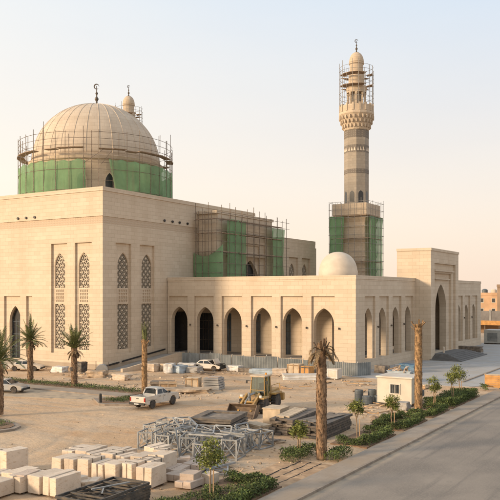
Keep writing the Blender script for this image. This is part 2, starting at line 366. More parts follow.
def arch(xc, w, z0, zs, za, n=9):
    h = za-zs; hw = w/2; r = (hw*hw+h*h)/(2*hw) if h > hw else None
    pts = [(xc-hw, z0), (xc+hw, z0)]
    if r is None: r = hw; h = hw
    cx = hw-r; t = math.atan2(h, -cx) if cx < 0 else math.atan2(h, 0)
    t = math.atan2(h, 0-cx)
    right = [(xc+cx+r*math.cos(t*i/n), zs+r*math.sin(t*i/n)) for i in range(n)]
    left = [(2*xc-x, z) for x, z in reversed(right)]
    return pts+right+[(xc, za)]+left
def in_arch(u, v, xc, w, z0, zs, za):
    hw = w/2; h = za-zs; r = (hw*hw+h*h)/(2*hw); cx = hw-r
    if v < z0 or v > za or abs(u-xc) > hw: return False
    return v <= zs or (abs(u-xc)-cx)**2+(v-zs)**2 <= r*r
def lattice(mb, fr, xc, w, z0, zs, za, d, cell=.52, bw=.14, band=None):
    """pierced stone screen: star grid of bars clipped to the arch"""
    k = int(round(w/cell)); c = w/k; nz = int((za-z0)/c)+1
    def seg(a, b):
        n = 6; 
        for i in range(n):
            p = (a[0]+(b[0]-a[0])*i/n, a[1]+(b[1]-a[1])*i/n); q = (a[0]+(b[0]-a[0])*(i+1)/n, a[1]+(b[1]-a[1])*(i+1)/n)
            m = ((p[0]+q[0])/2, (p[1]+q[1])/2)
            if in_arch(m[0], m[1], xc, w, z0, zs, za):
                j = i
                mb.bar(fr(p[0], p[1], d), fr(q[0], q[1], d), bw, .09)
    for i in range(k):
        for j in range(nz):
            u = xc-w/2+i*c; v = z0+j*c
            cu, cv = u+c/2, v+c/2
            a = c*.5
            if (i+j) % 2 == 0:
                seg((cu-a, cv), (cu, cv+a)); seg((cu, cv+a), (cu+a, cv)); seg((cu+a, cv), (cu, cv-a)); seg((cu, cv-a), (cu-a, cv))
                seg((cu-a*.75, cv-a*.75), (cu+a*.75, cv-a*.75)); seg((cu-a*.75, cv+a*.75), (cu+a*.75, cv+a*.75))
                seg((cu-a*.75, cv-a*.75), (cu-a*.75, cv+a*.75)); seg((cu+a*.75, cv-a*.75), (cu+a*.75, cv+a*.75))
            else:
                seg((cu-a, cv), (cu+a, cv)); seg((cu, cv-a), (cu, cv+a))
                mb.obox(fr(cu, cv, d), (.10, .10, .10)) if in_arch(cu, cv, xc, w, z0, zs, za-.1) else None
    return mb

# ================================================================== SETTING
PLAZA_X0, PLAZA_Y0, KERB_X = -39.0, 85.0, -17.45
def axis(lo, hi, f0, f1, step):
    a = [lo]
    k = f0
    for t in (.25, .5, .75, .93): a.append(lo+(f0-lo)*t)
    while k <= f1: a.append(k); k += step
    for t in (.07, .25, .5, .75, 1): a.append(f1+(hi-f1)*t)
    return a
TRACKS = [[(-95, 46), (-70, 47.5), (-56, 47), (-46, 44.5), (-43, 50), (-43.6, 60), (-46, 74), (-52, 80)],
          [(-95, 43), (-66, 46.4), (-50, 48.6), (-40, 52), (-35.5, 47), (-36, 40)],
          [(-34.1, 55), (-34.3, 63), (-38, 74), (-48, 79), (-70, 70.5), (-95, 68)],
          [(-35, 62), (-33.5, 70), (-31, 78), (-25, 83)], [(-43.7, 55), (-43.2, 46), (-38, 38), (-36, 30)], [(-72, 50), (-58, 51.5), (-47, 51), (-39, 58), (-36.5, 70), (-42, 79)]]
def near_track(x, y):
    best = 9
    for tr in TRACKS:
        for (ax_, ay_), (bx_, by_) in zip(tr[:-1], tr[1:]):
            dx, dy = bx_-ax_, by_-ay_; L2 = dx*dx+dy*dy; t = ((x-ax_)*dx+(y-ay_)*dy)/L2
            if -.02 <= t <= 1.02:
                dd = abs((x-ax_)*dy-(y-ay_)*dx)/math.sqrt(L2); best = min(best, abs(dd-.85))
    return best
xs = axis(-1500, 1500, -98, -18.6, .3); ys = axis(-1500, 3000, 14, 92, .3); trackv = []
g = MB(); nx = len(xs)
for y in ys:
    for x in xs:
        z = -.035; tk = 0.0
        if -98 < x < -18.7 and 14 < y < 92:
            z += .05*noise.noise((x*.5, y*.5, 0))+.035*noise.noise((x*1.3, y*1.3, 5))
            t = noise.noise((x*.22, y*.06, 9)); z -= .02*abs(t)
            q = near_track(x+.5*noise.noise((x*.15, y*.15, 3)), y+.5*noise.noise((x*.15, y*.15, 7)))
            tk = max(0, 1-q/.42)*min(1, max(0, .55+1.6*noise.noise((x*.12, y*.12, 21)))); z -= .06*tk
            z = min(z, .0)
        g.v.append((x, y, z)); trackv.append(tk)
for j in range(len(ys)-1):
    for i in range(nx-1): g.f.append((j*nx+i, j*nx+i+1, (j+1)*nx+i+1, (j+1)*nx+i))
gob = struct('ground', g, 'sand', smooth=True)
att = gob.data.attributes.new('track', 'FLOAT', 'POINT'); att.data.foreach_set('value', trackv)

rd = MB(); rd.box(KERB_X, -3.5, -60, 900, -.3, .006); struct('road', rd, 'road')
sw = MB(); sw.box(-19.15, KERB_X-.16, -60, 900, -.3, .135); struct('sidewalk', sw, 'walk')
kb = MB()
y = -60
while y < 260:
    kb.box(KERB_X-.16, KERB_X, y+.008, y+.992, -.3, .145); y += 1.0
struct('kerb', kb, 'kerb')
sw2 = MB(); sw2.box(-3.5, -1.2, -60, 900, -.3, .13); struct('far_sidewalk', sw2, 'walk')
pz = MB()
pz.prism([(-39.6, PLAZA_Y0+2.6), (-33, PLAZA_Y0+1.4), (-27.5, PLAZA_Y0-1.2), (-22.5, PLAZA_Y0-.4), (-19.46, PLAZA_Y0+3), (-19.46, 320), (-39.6, 320)],
         lambda a, b: (a, b, -.3), lambda a, b: (a, b, .012)); struct('plaza', pz, 'plaza')
pk = MB()
for i in range(60): pk.box(-24.4, -24.15, 88.2+i*2, 90.18+i*2, -.1, .11)
struct('plaza_kerb', pk, 'kerb')
# access track kerbs and paved strips by the palms
def strip(name, poly, mat, z1, z0=-.3):
    p = MB(); p.prism(poly, lambda a, b: (a, b, z0), lambda a, b: (a, b, z1)); return struct(name, p, mat)
strip('path', [(-80, 58.0), (-64.9, 57.9), (-50.4, 57.9), (-50.2, 60.0), (-80, 60.2)], 'walk', .10)
strip('path_kerb', [(-80, 57.7), (-50.2, 57.6), (-50.2, 57.9), (-64.9, 57.9), (-80, 58.0)], 'kerb', .13)
strip('verge', [(-80, 60.2), (-50.2, 60.0), (-50.4, 62.9), (-80, 63.2)], 'soil', .05)
strip('parking_bay', [(-80, 50.5), (-61.4, 52.0), (-51.5, 55.0), (-50.6, 57.6), (-80, 57.7)], 'road', .012)
strip('traffic_island', [(-51.6, 55.3), (-48.6, 52.9), (-47.9, 52.9), (-45.4, 54.2), (-47.2, 58.4), (-49.6, 58.6)], 'kerb', .13)
strip('traffic_island_soil', [(-50.9, 55.3), (-48.5, 53.3), (-46.0, 54.5), (-47.6, 58.0), (-49.5, 58.1)], 'soil', .17)
strip('traffic_island', [(-60, 44.5), (-50, 42.2), (-46.9, 41.6), (-45.7, 40.9), (-45.1, 39.7), (-45.5, 38.4), (-47, 37.4), (-60, 34.5)], 'kerb', .13)
strip('traffic_island_soil', [(-60, 44.0), (-50, 41.8), (-47.0, 41.2), (-46.1, 40.6), (-45.6, 39.7), (-45.9, 38.8), (-47.2, 37.9), (-60, 35.1)], 'soil', .17)

# ================================================================== PRAYER HALL
AX, AY, MH = -69.9, 76.8, 25.0
BX, BY = -109.1, 116.8            # far corners of the square block
DC = (-89.5, 96.8)
hall = thing('prayer_hall', 'huge square limestone prayer hall with ribbed dome and tall latticed windows', 'mosque', (AX, AY, 0), world=True)
w = MB()
fwin = [(-78.12, 3.14), (-73.5, 3.18)]                # tall recesses on the sunlit front
rwin = [(81.05, 3.3), (86.3, 3.4)]
# front skin: recess panels, doorway panel, narrow niche; mirrored towards the unseen half
mir = lambda x: 2*DC[0]-x
fh = []
for xc, ww in fwin: fh += [rect(xc-ww/2, xc+ww/2, 2.0, 17.5)]
fh += [rect(-84.79, -83.5, 1.2, 10.06), rect(-89.5, -86.0, .9, 10.06)]
for xc, ww in fwin: fh += [rect(mir(xc)-ww/2, mir(xc)+ww/2, 2.0, 17.5)]
fh += [rect(mir(-83.5), mir(-84.79), 1.2, 10.06)]
w.wall(FY(AY), rect(BX, AX, 0, 20.0), [rect(*[min(h[0][0], h[1][0]), max(h[0][0], h[1][0]), h[0][1], h[2][1]]) for h in fh if h[0][0] > -94] + [h for h in fh if h[0][0] <= -94], 0, .32)
sh = []
for xc, ww in fwin: sh += [arch(xc-.15, 2.1, 2.55, 14.4, 16.2)]
sh += [arch(-87.4, 2.5, .9, 6.2, 8.6)]
for xc, ww in fwin: sh += [arch(mir(xc), 2.1, 2.55, 14.4, 16.2)]
w.wall(FY(AY), rect(BX, AX-.32, 0, 20.0), sh, .322, .75)
rh = [rect(yc-ww/2, yc+ww/2, 2.0, 17.5) for yc, ww in rwin]
w.wall(FX(AX), rect(AY+.32, BY, 0, 20.0), rh, 0, .32)
w.wall(FX(AX), rect(AY+.75, BY, 0, 20.0), [arch(yc+.28, 2.45, 2.55, 14.2, 16.25) for yc, ww in rwin], .322, .75)
w.box(BX+.4, AX-1.1, AY+1.1, BY-.4, 0, 20.0)
w.box(BX, BX+.4, AY+.76, BY, 0, 20.0); w.box(BX+.41, AX-.76, BY-.39, BY, 0, 20.0)
# upper storey, set a little proud at the corner block as on the photo
w.box(BX-.02, AX+.03, AY-.03, BY+.02, 21.0, MH-.55)
w.box(-89.5, AX+.1, AY-.10, AY-.032, 21.02, MH-1.1)
w.build('wall', 'stone', hall)
fz = MB(); fz.box(BX+.05, AX-.04, AY+.04, BY-.05, 20.003, 20.997); fz.build('frieze', 'carved', hall)
cp = MB(); cp.box(BX-.12, AX+.14, AY-.14, BY+.12, MH-.548, MH); cp.build('parapet_coping', 'stone', hall)
pl = MB(); pl.box(BX-.1, AX+.12, AY-.12, AY-.002, 0, .75); pl.box(AX+.002, AX+.12, AY+.01, 90.9, 0, .75); pl.build('plinth', 'plinth', hall)
def spout(x, y, z, dirx, diry):
    s = MB(); s.tube((x, y, z), (x+dirx*.2, y+diry*.2, z), .19, 10); return s.build('drain_spout', 'dark', hall)
for x in (-86.3, -84.6, -82.85): spout(x, AY-.06, 21.45, 0, -1)
for yy in (90.3, 92.3, 94.1, 96.2): spout(AX+.02, yy, 21.45, 1, 0)
def lat_window(parent, fr, xc, ww, z0, zs, za, d, split=None, name='window'):
    f = MB(); n = 14
    # frame: thin raised moulding round the arch
    o = arch(xc, ww+.16, z0, zs, za+.12); i_ = arch(xc, ww-.16, z0+.06, zs, za-.1)
    f.wall(fr, o, [i_], d-.34, d-.20)
    if split: f.wall(fr, rect(xc-ww/2+.02, xc+ww/2-.02, split[0], split[1]), [rect(xc-ww/2+.25+q*(ww-.5)/4+.06, xc-ww/2+.25+(q+1)*(ww-.5)/4-.06, split[0]+.2+w_*.47+.06, split[0]+.2+(w_+1)*.47-.06) for q in range(4) for w_ in range(4)], d-.33, d-.22); f.wall(fr, rect(xc-ww/2+.02, xc+ww/2-.02, split[0], split[1]), [], d-.215, d-.08)
    fo = f.build(name, 'stone', parent)
    p = MB(); p.wall(fr, arch(xc, ww, z0, zs, za), [], d+.12, d+.17); p.build('pane', 'dark', fo)
    l = MB(); lattice(l, fr, xc, ww-.1, z0+.08, zs, za-.06, d-.12); l.build('lattice', 'lattice', fo)
    return fo
for xc, ww in fwin: lat_window(hall, FY(AY), xc-.15, 2.1, 2.55, 14.4, 16.2, .70, (8.95, 11.2))
for xc, ww in fwin: lat_window(hall, FY(AY), mir(xc), 2.1, 2.55, 14.4, 16.2, .70, (8.95, 11.2))
for yc, ww in rwin: lat_window(hall, FX(AX), yc+.28, 2.45, 2.55, 14.2, 16.25, .70, (8.95, 11.2))
d = MB(); d.wall(FY(AY), arch(-87.4, 2.4, .3, 6.2, 8.5), [], .9, 1.05); do = d.build('door', 'dark', hall)
d = MB()
for k in range(4): d.bar((-88.5+k*.75, AY+.88, .4), (-88.5+k*.75, AY+.88, 6.6), .09)
for z in (2.6, 4.4, 6.2): d.bar((-88.6, AY+.875, z), (-86.2, AY+.875, z), .09)
d.build('grille', 'glaze', do)
# roof deck + drum + dome
dr = MB(); dr.lathe([(11.1, 25.0), (11.1, 31.6), (11.35, 31.75), (11.35, 32.3), (10.9, 32.45), (10.9, 32.8)], 64, (DC[0], DC[1], 0)); drum = dr.build('drum', 'minstone', hall)
for k in range(16):
    a = 2*math.pi*(k+.36)/16; ca, sa = math.cos(a), math.sin(a)
    fr = lambda u, v, dd: (DC[0]+ca*(11.14-dd)-sa*u, DC[1]+sa*(11.14-dd)+ca*u, v)
    fw = MB(); fw.wall(fr, arch(0, 1.75, 25.4, 28.2, 29.8, 5), [arch(0, 1.35, 25.6, 28.1, 29.5, 5)], -.14, .3); fo = fw.build('window', 'stone', drum)
    fw = MB(); fw.wall(fr, arch(0, 1.35, 25.6, 28.1, 29.5, 5), [], -.03, .2); fw.build('pane', 'dark', fo)
prof = []
DR, DZ, DHH = 10.75, 32.6, 10.25
for i in range(25):
    t = i/24*math.pi/2; prof.append((max(.05, DR*math.cos(t)**.94), DZ+DHH*(math.sin(t)*.965+.035*(i/24)**2)))
dm = MB(); dm.lathe(prof, 96, (DC[0], DC[1], 0)); dome = dm.build('dome', 'dome', hall, smooth=True)
for k in range(32):
    a = 2*math.pi*k/32; rb = MB()
    for i in range(23):
        p0 = (DC[0]+(prof[i][0]+.01)*math.cos(a), DC[1]+(prof[i][0]+.01)*math.sin(a), prof[i][1]); p1 = (DC[0]+(prof[i+1][0]+.01)*math.cos(a), DC[1]+(prof[i+1][0]+.01)*math.sin(a), prof[i+1][1])
        rb.tube(p0, p1, 0.055, 5)
    rb.build('rib', 'dome', dome)
def finial(parent, c, z, h, mat='bronze', dirv=(.855, .518)):
    f = MB(); s = h/3.4
    f.lathe([(.55*s, 0), (.35*s, .15*s), (.14*s, .3*s), (.12*s, .6*s), (.27*s, .85*s), (.27*s, 1.0*s), (.1*s, 1.25*s), (.09*s, 1.5*s), (.19*s, 1.7*s), (.07*s, 1.95*s), (.05*s, 2.75*s)], 12, (c[0], c[1], z))
    fo = f.build('finial', mat, parent, smooth=True)
    cr = MB(); n = 18; R1 = .34*s
    for i in range(n):
        a0 = R(-65)+R(310)*i/n*1.0; a1 = R(-65)+R(310)*(i+1)/n
        def pt(a): return (c[0]+dirv[0]*R1*math.cos(a), c[1]+dirv[1]*R1*math.cos(a), z+2.66*s+R1*math.sin(a))
        th = .11*s*math.sin(math.pi*(i+.5)/n)+.03*s
        cr.bar(pt(a0+R(-25+90)), pt(a1+R(-25+90)), th)
    cr.build('crescent', mat, fo)
finial(dome, DC, 42.75, 4.2)

# ------------------------------------------------------------------ scaffolding and nets
def scaffold(name, label, poles, rails, boards, braces=(), mat='pole', r=.065, loc=(0,0,0)):
    t = thing(name, label, 'scaffold', loc, world=True)
    for p in poles:
        m = MB(); m.tube((p[0], p[1], p[2]), (p[0]+rnd.uniform(-.06, .06), p[1]+rnd.uniform(-.06, .06), p[3]), r, 6); m.build('pole', mat, t)
    for rl in rails:
        m = MB()
        for a, b in zip(rl[:-1], rl[1:]): m.tube(a, b, r*.72, 6)
        m.build('ledger', mat, t)
    for b in braces:
        m = MB(); m.tube(b[0], b[1], r*.8, 6); m.build('brace', mat, t)
    for vs, hh in boards:
        m = MB(); n = len(vs); m.prism([(v,) for v in range(n)], lambda i: (vs[i][0], vs[i][1], vs[i][2]), lambda i: (vs[i][0], vs[i][1], vs[i][2]+hh)); m.build('platform_board', 'boards', t)
    return t
def ringpt(c, r, a, z): return (c[0]+r*math.cos(a), c[1]+r*math.sin(a), z)
NP = 36
poles = [(*ringpt(DC, 13.0, 2*math.pi*k/NP+.07, 25)[:2], 25.0, rnd.choice((35.2, 35.9, 36.4, 37.4))) for k in range(NP)]
poles += [(*ringpt(DC, 12.2, 2*math.pi*k/NP+.16, 25)[:2], 25.0, rnd.choice((33.4, 35.9, 36.6))) for k in range(0, NP, 2)]
rails = []
for z in (26.6, 28.2, 29.8, 31.5, 33.6, 34.6, 35.6):
    rails.append([ringpt(DC, 12.94 if z > 31 or z in (26.6, 29.8) else 12.1, 2*math.pi*k/NP+.07, z) for k in range(NP+1)])
rails.append([ringpt(DC, 12.15, 2*math.pi*k/NP+.07, 31.0) for k in range(NP+1)])
boards = []
for k in range(NP):
    a0, a1 = 2*math.pi*k/NP+.075, 2*math.pi*(k+1)/NP+.065
    mid = math.degrees((a0+a1)/2); mid = (mid+180) % 360-180
    if -54 < mid < -43 or k in (4, 11, 17, 26): continue
    zz = 33.0+rnd.uniform(-.16, .16)
    boards.append(([ringpt(DC, 12.0, a0, zz), ringpt(DC, 13.15, a0, zz), ringpt(DC, 13.15, a1, zz), ringpt(DC, 12.0, a1, zz)], .09))
braces = [(ringpt(DC, 12.9, R(-56), 30.7), ringpt(DC, 12.9, R(-42), 33.0)), (ringpt(DC, 12.9, R(-44), 30.6), ringpt(DC, 12.9, R(-36), 33.0))]
scaffold('ring_scaffold', 'rusty scaffold ring of tubes and planks circling the drum of the big dome', poles, rails, boards, braces, loc=(DC[0], DC[1], 25.0), r=.048)
def net(label, fr, u0, u1, ztop, zbot, amp, seed, du=.3, edge=None):
    n = max(4, int((u1-u0)/du)); k = max(4, int((ztop(u0)-zbot(u0))/.5)); m = MB()
    for j in range(k+1):
        for i in range(n+1):
            u = u0+(u1-u0)*i/n; zt, zb = ztop(u), zbot(u); f = j/k
            v = zt+(zb-zt)*f
            uu = u if edge is None else (u + edge(f)*(1 if i > n/2 else -1)*abs(2*i/n-1)**2)
            dd = amp*(noise.noise((u*.9, v*.16, seed))*(.35+.65*f)+.5*noise.noise((u*.35, v*.35, seed+4))+.25*noise.noise((u*2.2, v*.5, seed+8)))
            m.v.append(fr(uu, v, dd))
    for j in range(k):
        for i in range(n): m.f.append((j*(n+1)+i, j*(n+1)+i+1, (j+1)*(n+1)+i+1, (j+1)*(n+1)+i))
    o = m.build('debris_net', 'net', None, smooth=True, recalc=False)
    # real thickness
    so_ = o.modifiers.new('thickness', 'SOLIDIFY'); so_.thickness = .012
    return tag(o, label, 'netting', 'green debris nets hung on the scaffolds')
RN = 12.6
frd = lambda u, v, dd: (DC[0]+(RN+.25-dd)*math.cos(u/RN), DC[1]+(RN+.25-dd)*math.sin(u/RN), v)
net('sunlit green net wrapped round the west part of the dome drum scaffold', frd, RN*R(-225), RN*R(-55), lambda u: 31.3+.25*noise.noise((u*.5, 0, 1))-.22*abs(math.sin(u*1.43)), lambda u: 25.05, .26, 1)
net('green net on the dome drum scaffold, beside the uncovered gap on the shaded side', frd, RN*R(-39), RN*R(75), lambda u: 31.5-.4*min(1, max(0, (u/RN+.6)*.7))+.2*noise.noise((u*.5, 0, 3))-.22*abs(math.sin(u*1.43)), lambda u: 25.05, .26, 2, edge=lambda f: -1.4*f if f < .9 else -1.2)

# ------------------------------------------------------------------ porch under scaffold on the hall's flank
PX, PY0, PY1, PH = -66.0, 98.85, 116.85, 23.6
porch = thing('side_portal', 'limestone side portal with tall arch, half hidden by scaffold and green nets', 'portal', (AX, PY0, 0), world=True)
w = MB()
yc = 110.0
w.wall(FX(PX), rect(PY0, PY1, 0, 21.6), [rect(PY0+2.7, PY1-2.7, 1, 20.4)], 0, .3)
w.wall(FX(PX), rect(PY0, PY1, 0, 21.6), [rect(PY0+4.2, PY1-4.2, 1, 18.6)], .302, .6)
w.wall(FX(PX), rect(PY0, PY1, 0, 21.6), [arch(yc, 6.0, 1, 11.5, 16.1)], .602, 3.2)
w.box(AX+.01, PX-.003, PY0+.3, PY1-.3, 21.601, PH-.45)
w.box(AX+.15, PX-.6, PY0+.002, PY0+.3, 0, 21.6)
w.build('wall', 'stone', porch)
cp = MB(); cp.box(AX+.15, PX+.12, PY0-.12, PY1+.12, PH-.448, PH); cp.build('cornice', 'stone', porch)
dk = MB(); dk.wall(FX(PX), arch(yc, 5.9, 1, 11.5, 16.0), [], 1.2, 1.4); dk.build('door', 'dark', porch)
pb = MB()
for z in (16.6, 18.9, 20.9): pb.box(PX-.28, PX+.07, PY0+3.0, PY1-3.0, z, z+.32)
pb.build('moulding', 'stone', porch)
poles, rails, boards = [], [], []
ysp = [PY0-.9, 100.3, 102.0, 103.8, 105.7, 107.6, 109.6, 111.6, 113.6, 115.6, 117.6, 119.2]
for i, yy in enumerate(ysp):
    poles.append((PX+1.5, yy, 12.3, rnd.choice((23.4, 23.9, 24.3, 24.8))))
    if i % 2 == 0: poles.append((PX+.55, yy, 12.3, 24.0))
for xx in (-69.2, -67.9, -66.7): poles.append((xx, PY0-1.3, 12.3, rnd.choice((24.0, 24.8)))); poles.append((xx, PY0-.5, 12.3, 23.6))
for z in (13.6, 15.2, 16.9, 18.6, 20.3, 22.0, 23.1):
    rails.append([(PX+1.56, PY0-2.2, z), (PX+1.56, 120.2, z)]); rails.append([(-70-.4+.9, PY0-1.36, z+.06), (PX+2.0, PY0-1.36, z+.06)])
    if z in (16.9, 20.3, 22.0): rails.append([(PX+.6, PY0-1, z), (PX+.6, 119.5, z)])
for z in (16.95, 19.9, 22.1):
    for y0 in (PY0-.8, 103.3, 108.2, 113.1): boards.append(([(PX+.62, y0+.02, z), (PX+1.45, y0+.02, z), (PX+1.45, y0+4.7, z), (PX+.62, y0+4.7, z)], .12))
    boards.append(([(-69.3, PY0-1.25, z+.02), (PX+.4, PY0-1.25, z+.02), (PX+.4, PY0-.55, z+.02), (-69.3, PY0-.55, z+.02)], .12))
scaffold('wall_scaffold', 'rusty tube scaffold standing against the side portal of the hall', poles, rails, boards, loc=(PX+1, 108, 12.3), r=.045)
frp = lambda u, v, dd: (PX+1.3+dd*.4, u, v)
net('tall green net hanging beside the side portal arch, nearest the square hall', frp, 99.9, 105.6, lambda u: 22.3, lambda u: 12.6, .42, 11)
net('green net hanging at the far edge of the side portal scaffold', frp, 114.2, 118.9, lambda u: 21.9, lambda u: 12.6, .42, 12, edge=lambda f: -.5*math.sin(f*3))
frq = lambda u, v, dd: (u, PY0-1.12-dd*.4, v)
net('low green net gathered over the foot of the side portal scaffold', frq, -69.7, PX+1.9, lambda u: 16.9+.9*((u+69.7)/5)**1.0-1.0*math.sin((u+69.7)*.6), lambda u: 12.6, .4, 13)

# ------------------------------------------------------------------ lower wing beyond the portal
wing = thing('stone_annex', 'plain flat roofed limestone annex with two arched lattice windows beyond the side portal', 'building', (-66.3, 120.5, 0), world=True)
w = MB(); WX = -66.0
w.wall(FX(WX), rect(120.6, 134.0, 0, 20.0), [rect(122.95, 126.6, 8, 17.2), rect(128.2, 131.8, 8, 17.2)], 0, .35)
w.wall(FX(WX), rect(120.6, 134.0, 0, 20.0), [arch(124.7, 2.3, 8.5, 14.3, 16.1), arch(129.9, 2.3, 8.5, 14.3, 16.1)], .352, .8)
w.box(-80, WX-1.1, 120.6, 134.0, 0, 20.0); w.box(WX-1.08, WX-.81, 120.6, 120.9, 0, 20); w.box(WX-1.08, WX-.81, 133.6, 134.0, 0, 20)
w.box(-80, WX+.02, 120.55, 134.02, 20.002, 20.7); w.box(-80, WX-.4, 134.03, 135.2, 0, 19.4); w.box(-80, WX-.7, 116.95, 120.54, 0, 20.3)
w.build('wall', 'stone', wing)
for yc_ in (124.7, 129.9): lat_window(wing, FX(WX), yc_, 2.3, 8.5, 14.3, 16.1, .74)

# ================================================================== ARCADES
FY0, FX0, AH, FLZ = 91.0, -38.95, 12.85, 1.5
def arcade_bay_front(parent, fr, cs, pw, aw): pass
arc = thing('arcade', 'long limestone arcade of pointed arches wrapping the courtyard corner', 'arcade', (FX0, FY0, 0), world=True)
w = MB()
fcs = [-67.75, -63.05, -58.2, -53.25, -48.45, -43.7]
w.wall(FY(FY0), rect(AX+.15, FX0, 0, AH-.5), [rect(c-1.72, c+1.72, FLZ, 10.06) for c in fcs], 0, .3)
w.wall(FY(FY0), rect(AX+.15, FX0-.3, 0, AH-.5), [arch(c, 3.0, FLZ, 6.3, 8.45) for c in fcs], .302, 1.1)
rcs = [95.95, 101.15, 106.45, 111.85]
w.wall(FX(FX0), rect(FY0+.3, 114.5, 0, AH-.5), [rect(c-1.85, c+1.85, FLZ, 10.06) for c in rcs], 0, .3)
w.wall(FX(FX0), rect(FY0+1.1, 114.5, 0, AH-.5), [arch(c, 3.0, FLZ, 6.3, 8.45) for c in rcs], .302, 1.1)
bw_ = lambda c: 1.5 if c < -64 else .85
# inner walls with tall openings to the courtyard, floor and roof
bk = [-66.6, -62.7, -57.5, -52.4]
w.wall(FY(96.6), rect(AX+.15, FX0-6.0, FLZ, AH-.9), [rect(c-bw_(c), c+bw_(c), FLZ+.05, 7.4) for c in bk], 0, .45)
w.wall(FX(-44.9), rect(97.06, 133, FLZ, AH-.9), [rect(c-1.0, c+1.0, FLZ+.05, 7.4) for c in (99.4, 104.8, 110.2)], 0, .45)
w.build('wall', 'stone', arc)
w = MB(); w.box(AX+.15, FX0-.02, FY0+.02, 97.1, AH-1.0, AH-.502); w.box(-45.4, FX0-.02, 97.11, 133, AH-1.0, AH-.502); w.build('roof', 'concrete', arc)
w = MB(); w.box(AX+.15, FX0-.31, FY0+.31, 97.0, 0, FLZ-.01); w.box(-45.3, FX0-.31, 97.01, 114.4, 0, FLZ-.012); w.build('floor', 'concrete', arc)
w = MB(); w.box(AX+.15, FX0+.06, FY0-.06, FY0+.45, AH-.498, AH); w.box(FX0-.45, FX0+.06, FY0+.46, 114.45, AH-.498, AH); w.build('parapet_coping', 'stone', arc)
for c in bk:
    f = MB(); f.box(c-bw_(c)+.02, c+bw_(c)-.02, 96.72, 96.8, FLZ+.06, 7.38); fo = f.build('window', 'dark' if c < -64 else 'glaze', arc)
    g_ = MB()
    for k in range(3): g_.bar((c-.5+k*.5, 96.69, FLZ+.1), (c-.5+k*.5, 96.69, 7.35), .06)
    for z in (3.2, 4.9, 6.2): g_.bar((c-bw_(c)+.03, 96.685, z), (c+bw_(c)-.03, 96.685, z), .07)
    g_.build('mullion', 'bronze', fo)
f = MB(); f.box(AX+.152, AX+.2, 92.0, 96.2, FLZ+.02, 7.6); f.build('door', 'dark', arc)
for c in (99.4, 104.8, 110.2):
    f = MB(); f.box(-45.1, -45.0, c-.98, c+.98, FLZ+.06, 7.38); f.build('window', 'glaze', arc)
for c in fcs:
    for s in (-1, 1):
        if abs(c-fcs[0]) < .1 and s < 0: continue
        if s > 0 and c != fcs[-1]: continue
        x = c+s*2.4
        l = MB(); l.lathe([(.06, 0), (.11, .05), (.11, .24), (.04, .3)], 8, (x, FY0-.16, 5.65)); l.box(x-.05, x+.05, FY0-.1, FY0-.001, 5.8, 5.9); l.build('wall_lamp', 'bronze', arc)
for c in rcs[:-1]:
    l = MB(); l.lathe([(.06, 0), (.11, .05), (.11, .24), (.04, .3)], 8, (FX0+.16, c+2.65, 5.65)); l.box(FX0+.001, FX0+.1, c+2.6, c+2.7, 5.8, 5.9); l.build('wall_lamp', 'bronze', arc)
# low dome over the corner bay
sd_ = MB(); SC = (-44.2, 97.0); pr = [(2.75, AH-.9), (2.75, AH+.7)]
for i in range(1, 17):
    t = i/16*math.pi/2; pr.append((max(.03, 2.68*math.cos(t)**.92), AH+.7+2.75*math.sin(t)))
sd_.lathe(pr, 48, (SC[0], SC[1], 0)); sd_.build('small_dome', 'whitedome', arc, smooth=True)

# far arcade beyond the gate
fa = thing('arcade', 'shorter limestone arcade continuing beyond the tall entrance gate', 'arcade', (FX0, 129.8, 0), world=True)
w = MB(); rc2 = [134.6, 139.9, 145.2, 150.5]
w.wall(FX(FX0), rect(129.85, 155.1, 0, AH-.5), [rect(c-1.85, c+1.85, FLZ, 10.0) for c in rc2], 0, .3)
w.wall(FX(FX0), rect(129.85, 155.1, 0, AH-.5), [arch(c, 3.0, FLZ, 6.3, 8.3) for c in rc2], .302, 1.1)
w.box(-46, FX0-1.11, 154.6, 155.1, 0, AH-.5)
w.wall(FX(-44.9), rect(133.01, 154.5, FLZ, AH-.9), [rect(c-1.0, c+1.0, FLZ+.05, 7.4) for c in (137.3, 142.6, 147.9)], 0, .45); w.build('wall', 'stone', fa)
w = MB(); w.box(-46, FX0-.02, 133.01, 155.08, AH-1.0, AH-.502); w.build('roof', 'concrete', fa)
w = MB(); w.box(-46, FX0-.31, 129.85, 154.5, 0, FLZ-.01); w.build('floor', 'concrete', fa)
w = MB(); w.box(FX0-.45, FX0+.06, 129.85, 155.16, AH-.498, AH); w.build('parapet_coping', 'stone', fa)
for c in rc2[:-1]:
    l = MB(); l.lathe([(.06, 0), (.11, .05), (.11, .24), (.04, .3)], 8, (FX0+.16, c+2.65, 5.65)); l.box(FX0+.001, FX0+.1, c+2.6, c+2.7, 5.8, 5.9); l.build('wall_lamp', 'bronze', fa)

# gate
GX0, GX, GY0, GY1, GH = -41.9, -36.4, 114.52, 129.75, 17.55
gate = thing('entrance_gate', 'tall flat topped limestone entrance gate with one great pointed arch', 'gate', (GX, GY0, 0), world=True)
gc = 122.1
w = MB()
w.wall(FX(GX), rect(GY0, GY1, 0, GH-.4), [rect(116.3, 128.0, .9, 15.25)], 0, .35)
w.wall(FX(GX), rect(GY0, GY1, 0, GH-.4), [rect(117.5, 126.75, .9, 13.7)], .352, .75)
w.wall(FX(GX), rect(GY0, GY1, 0, GH-.4), [arch(gc, 6.0, .9, 7.6, 11.95, 12)], .752, 1.9)
w.box(-46.5, GX-.003, GY0, GY0+.5, 0, GH-.4) if False else w.wall(FY(GY0), rect(-41.95, GX-1.91, 0, GH-.4), [], 0, .6)
w.box(-41.95, GX-1.91, GY1-.6, GY1, 0, GH-.4); w.box(-41.95, GX-1.91, GY0+.61, GY1-.61, 13.5, GH-.4)
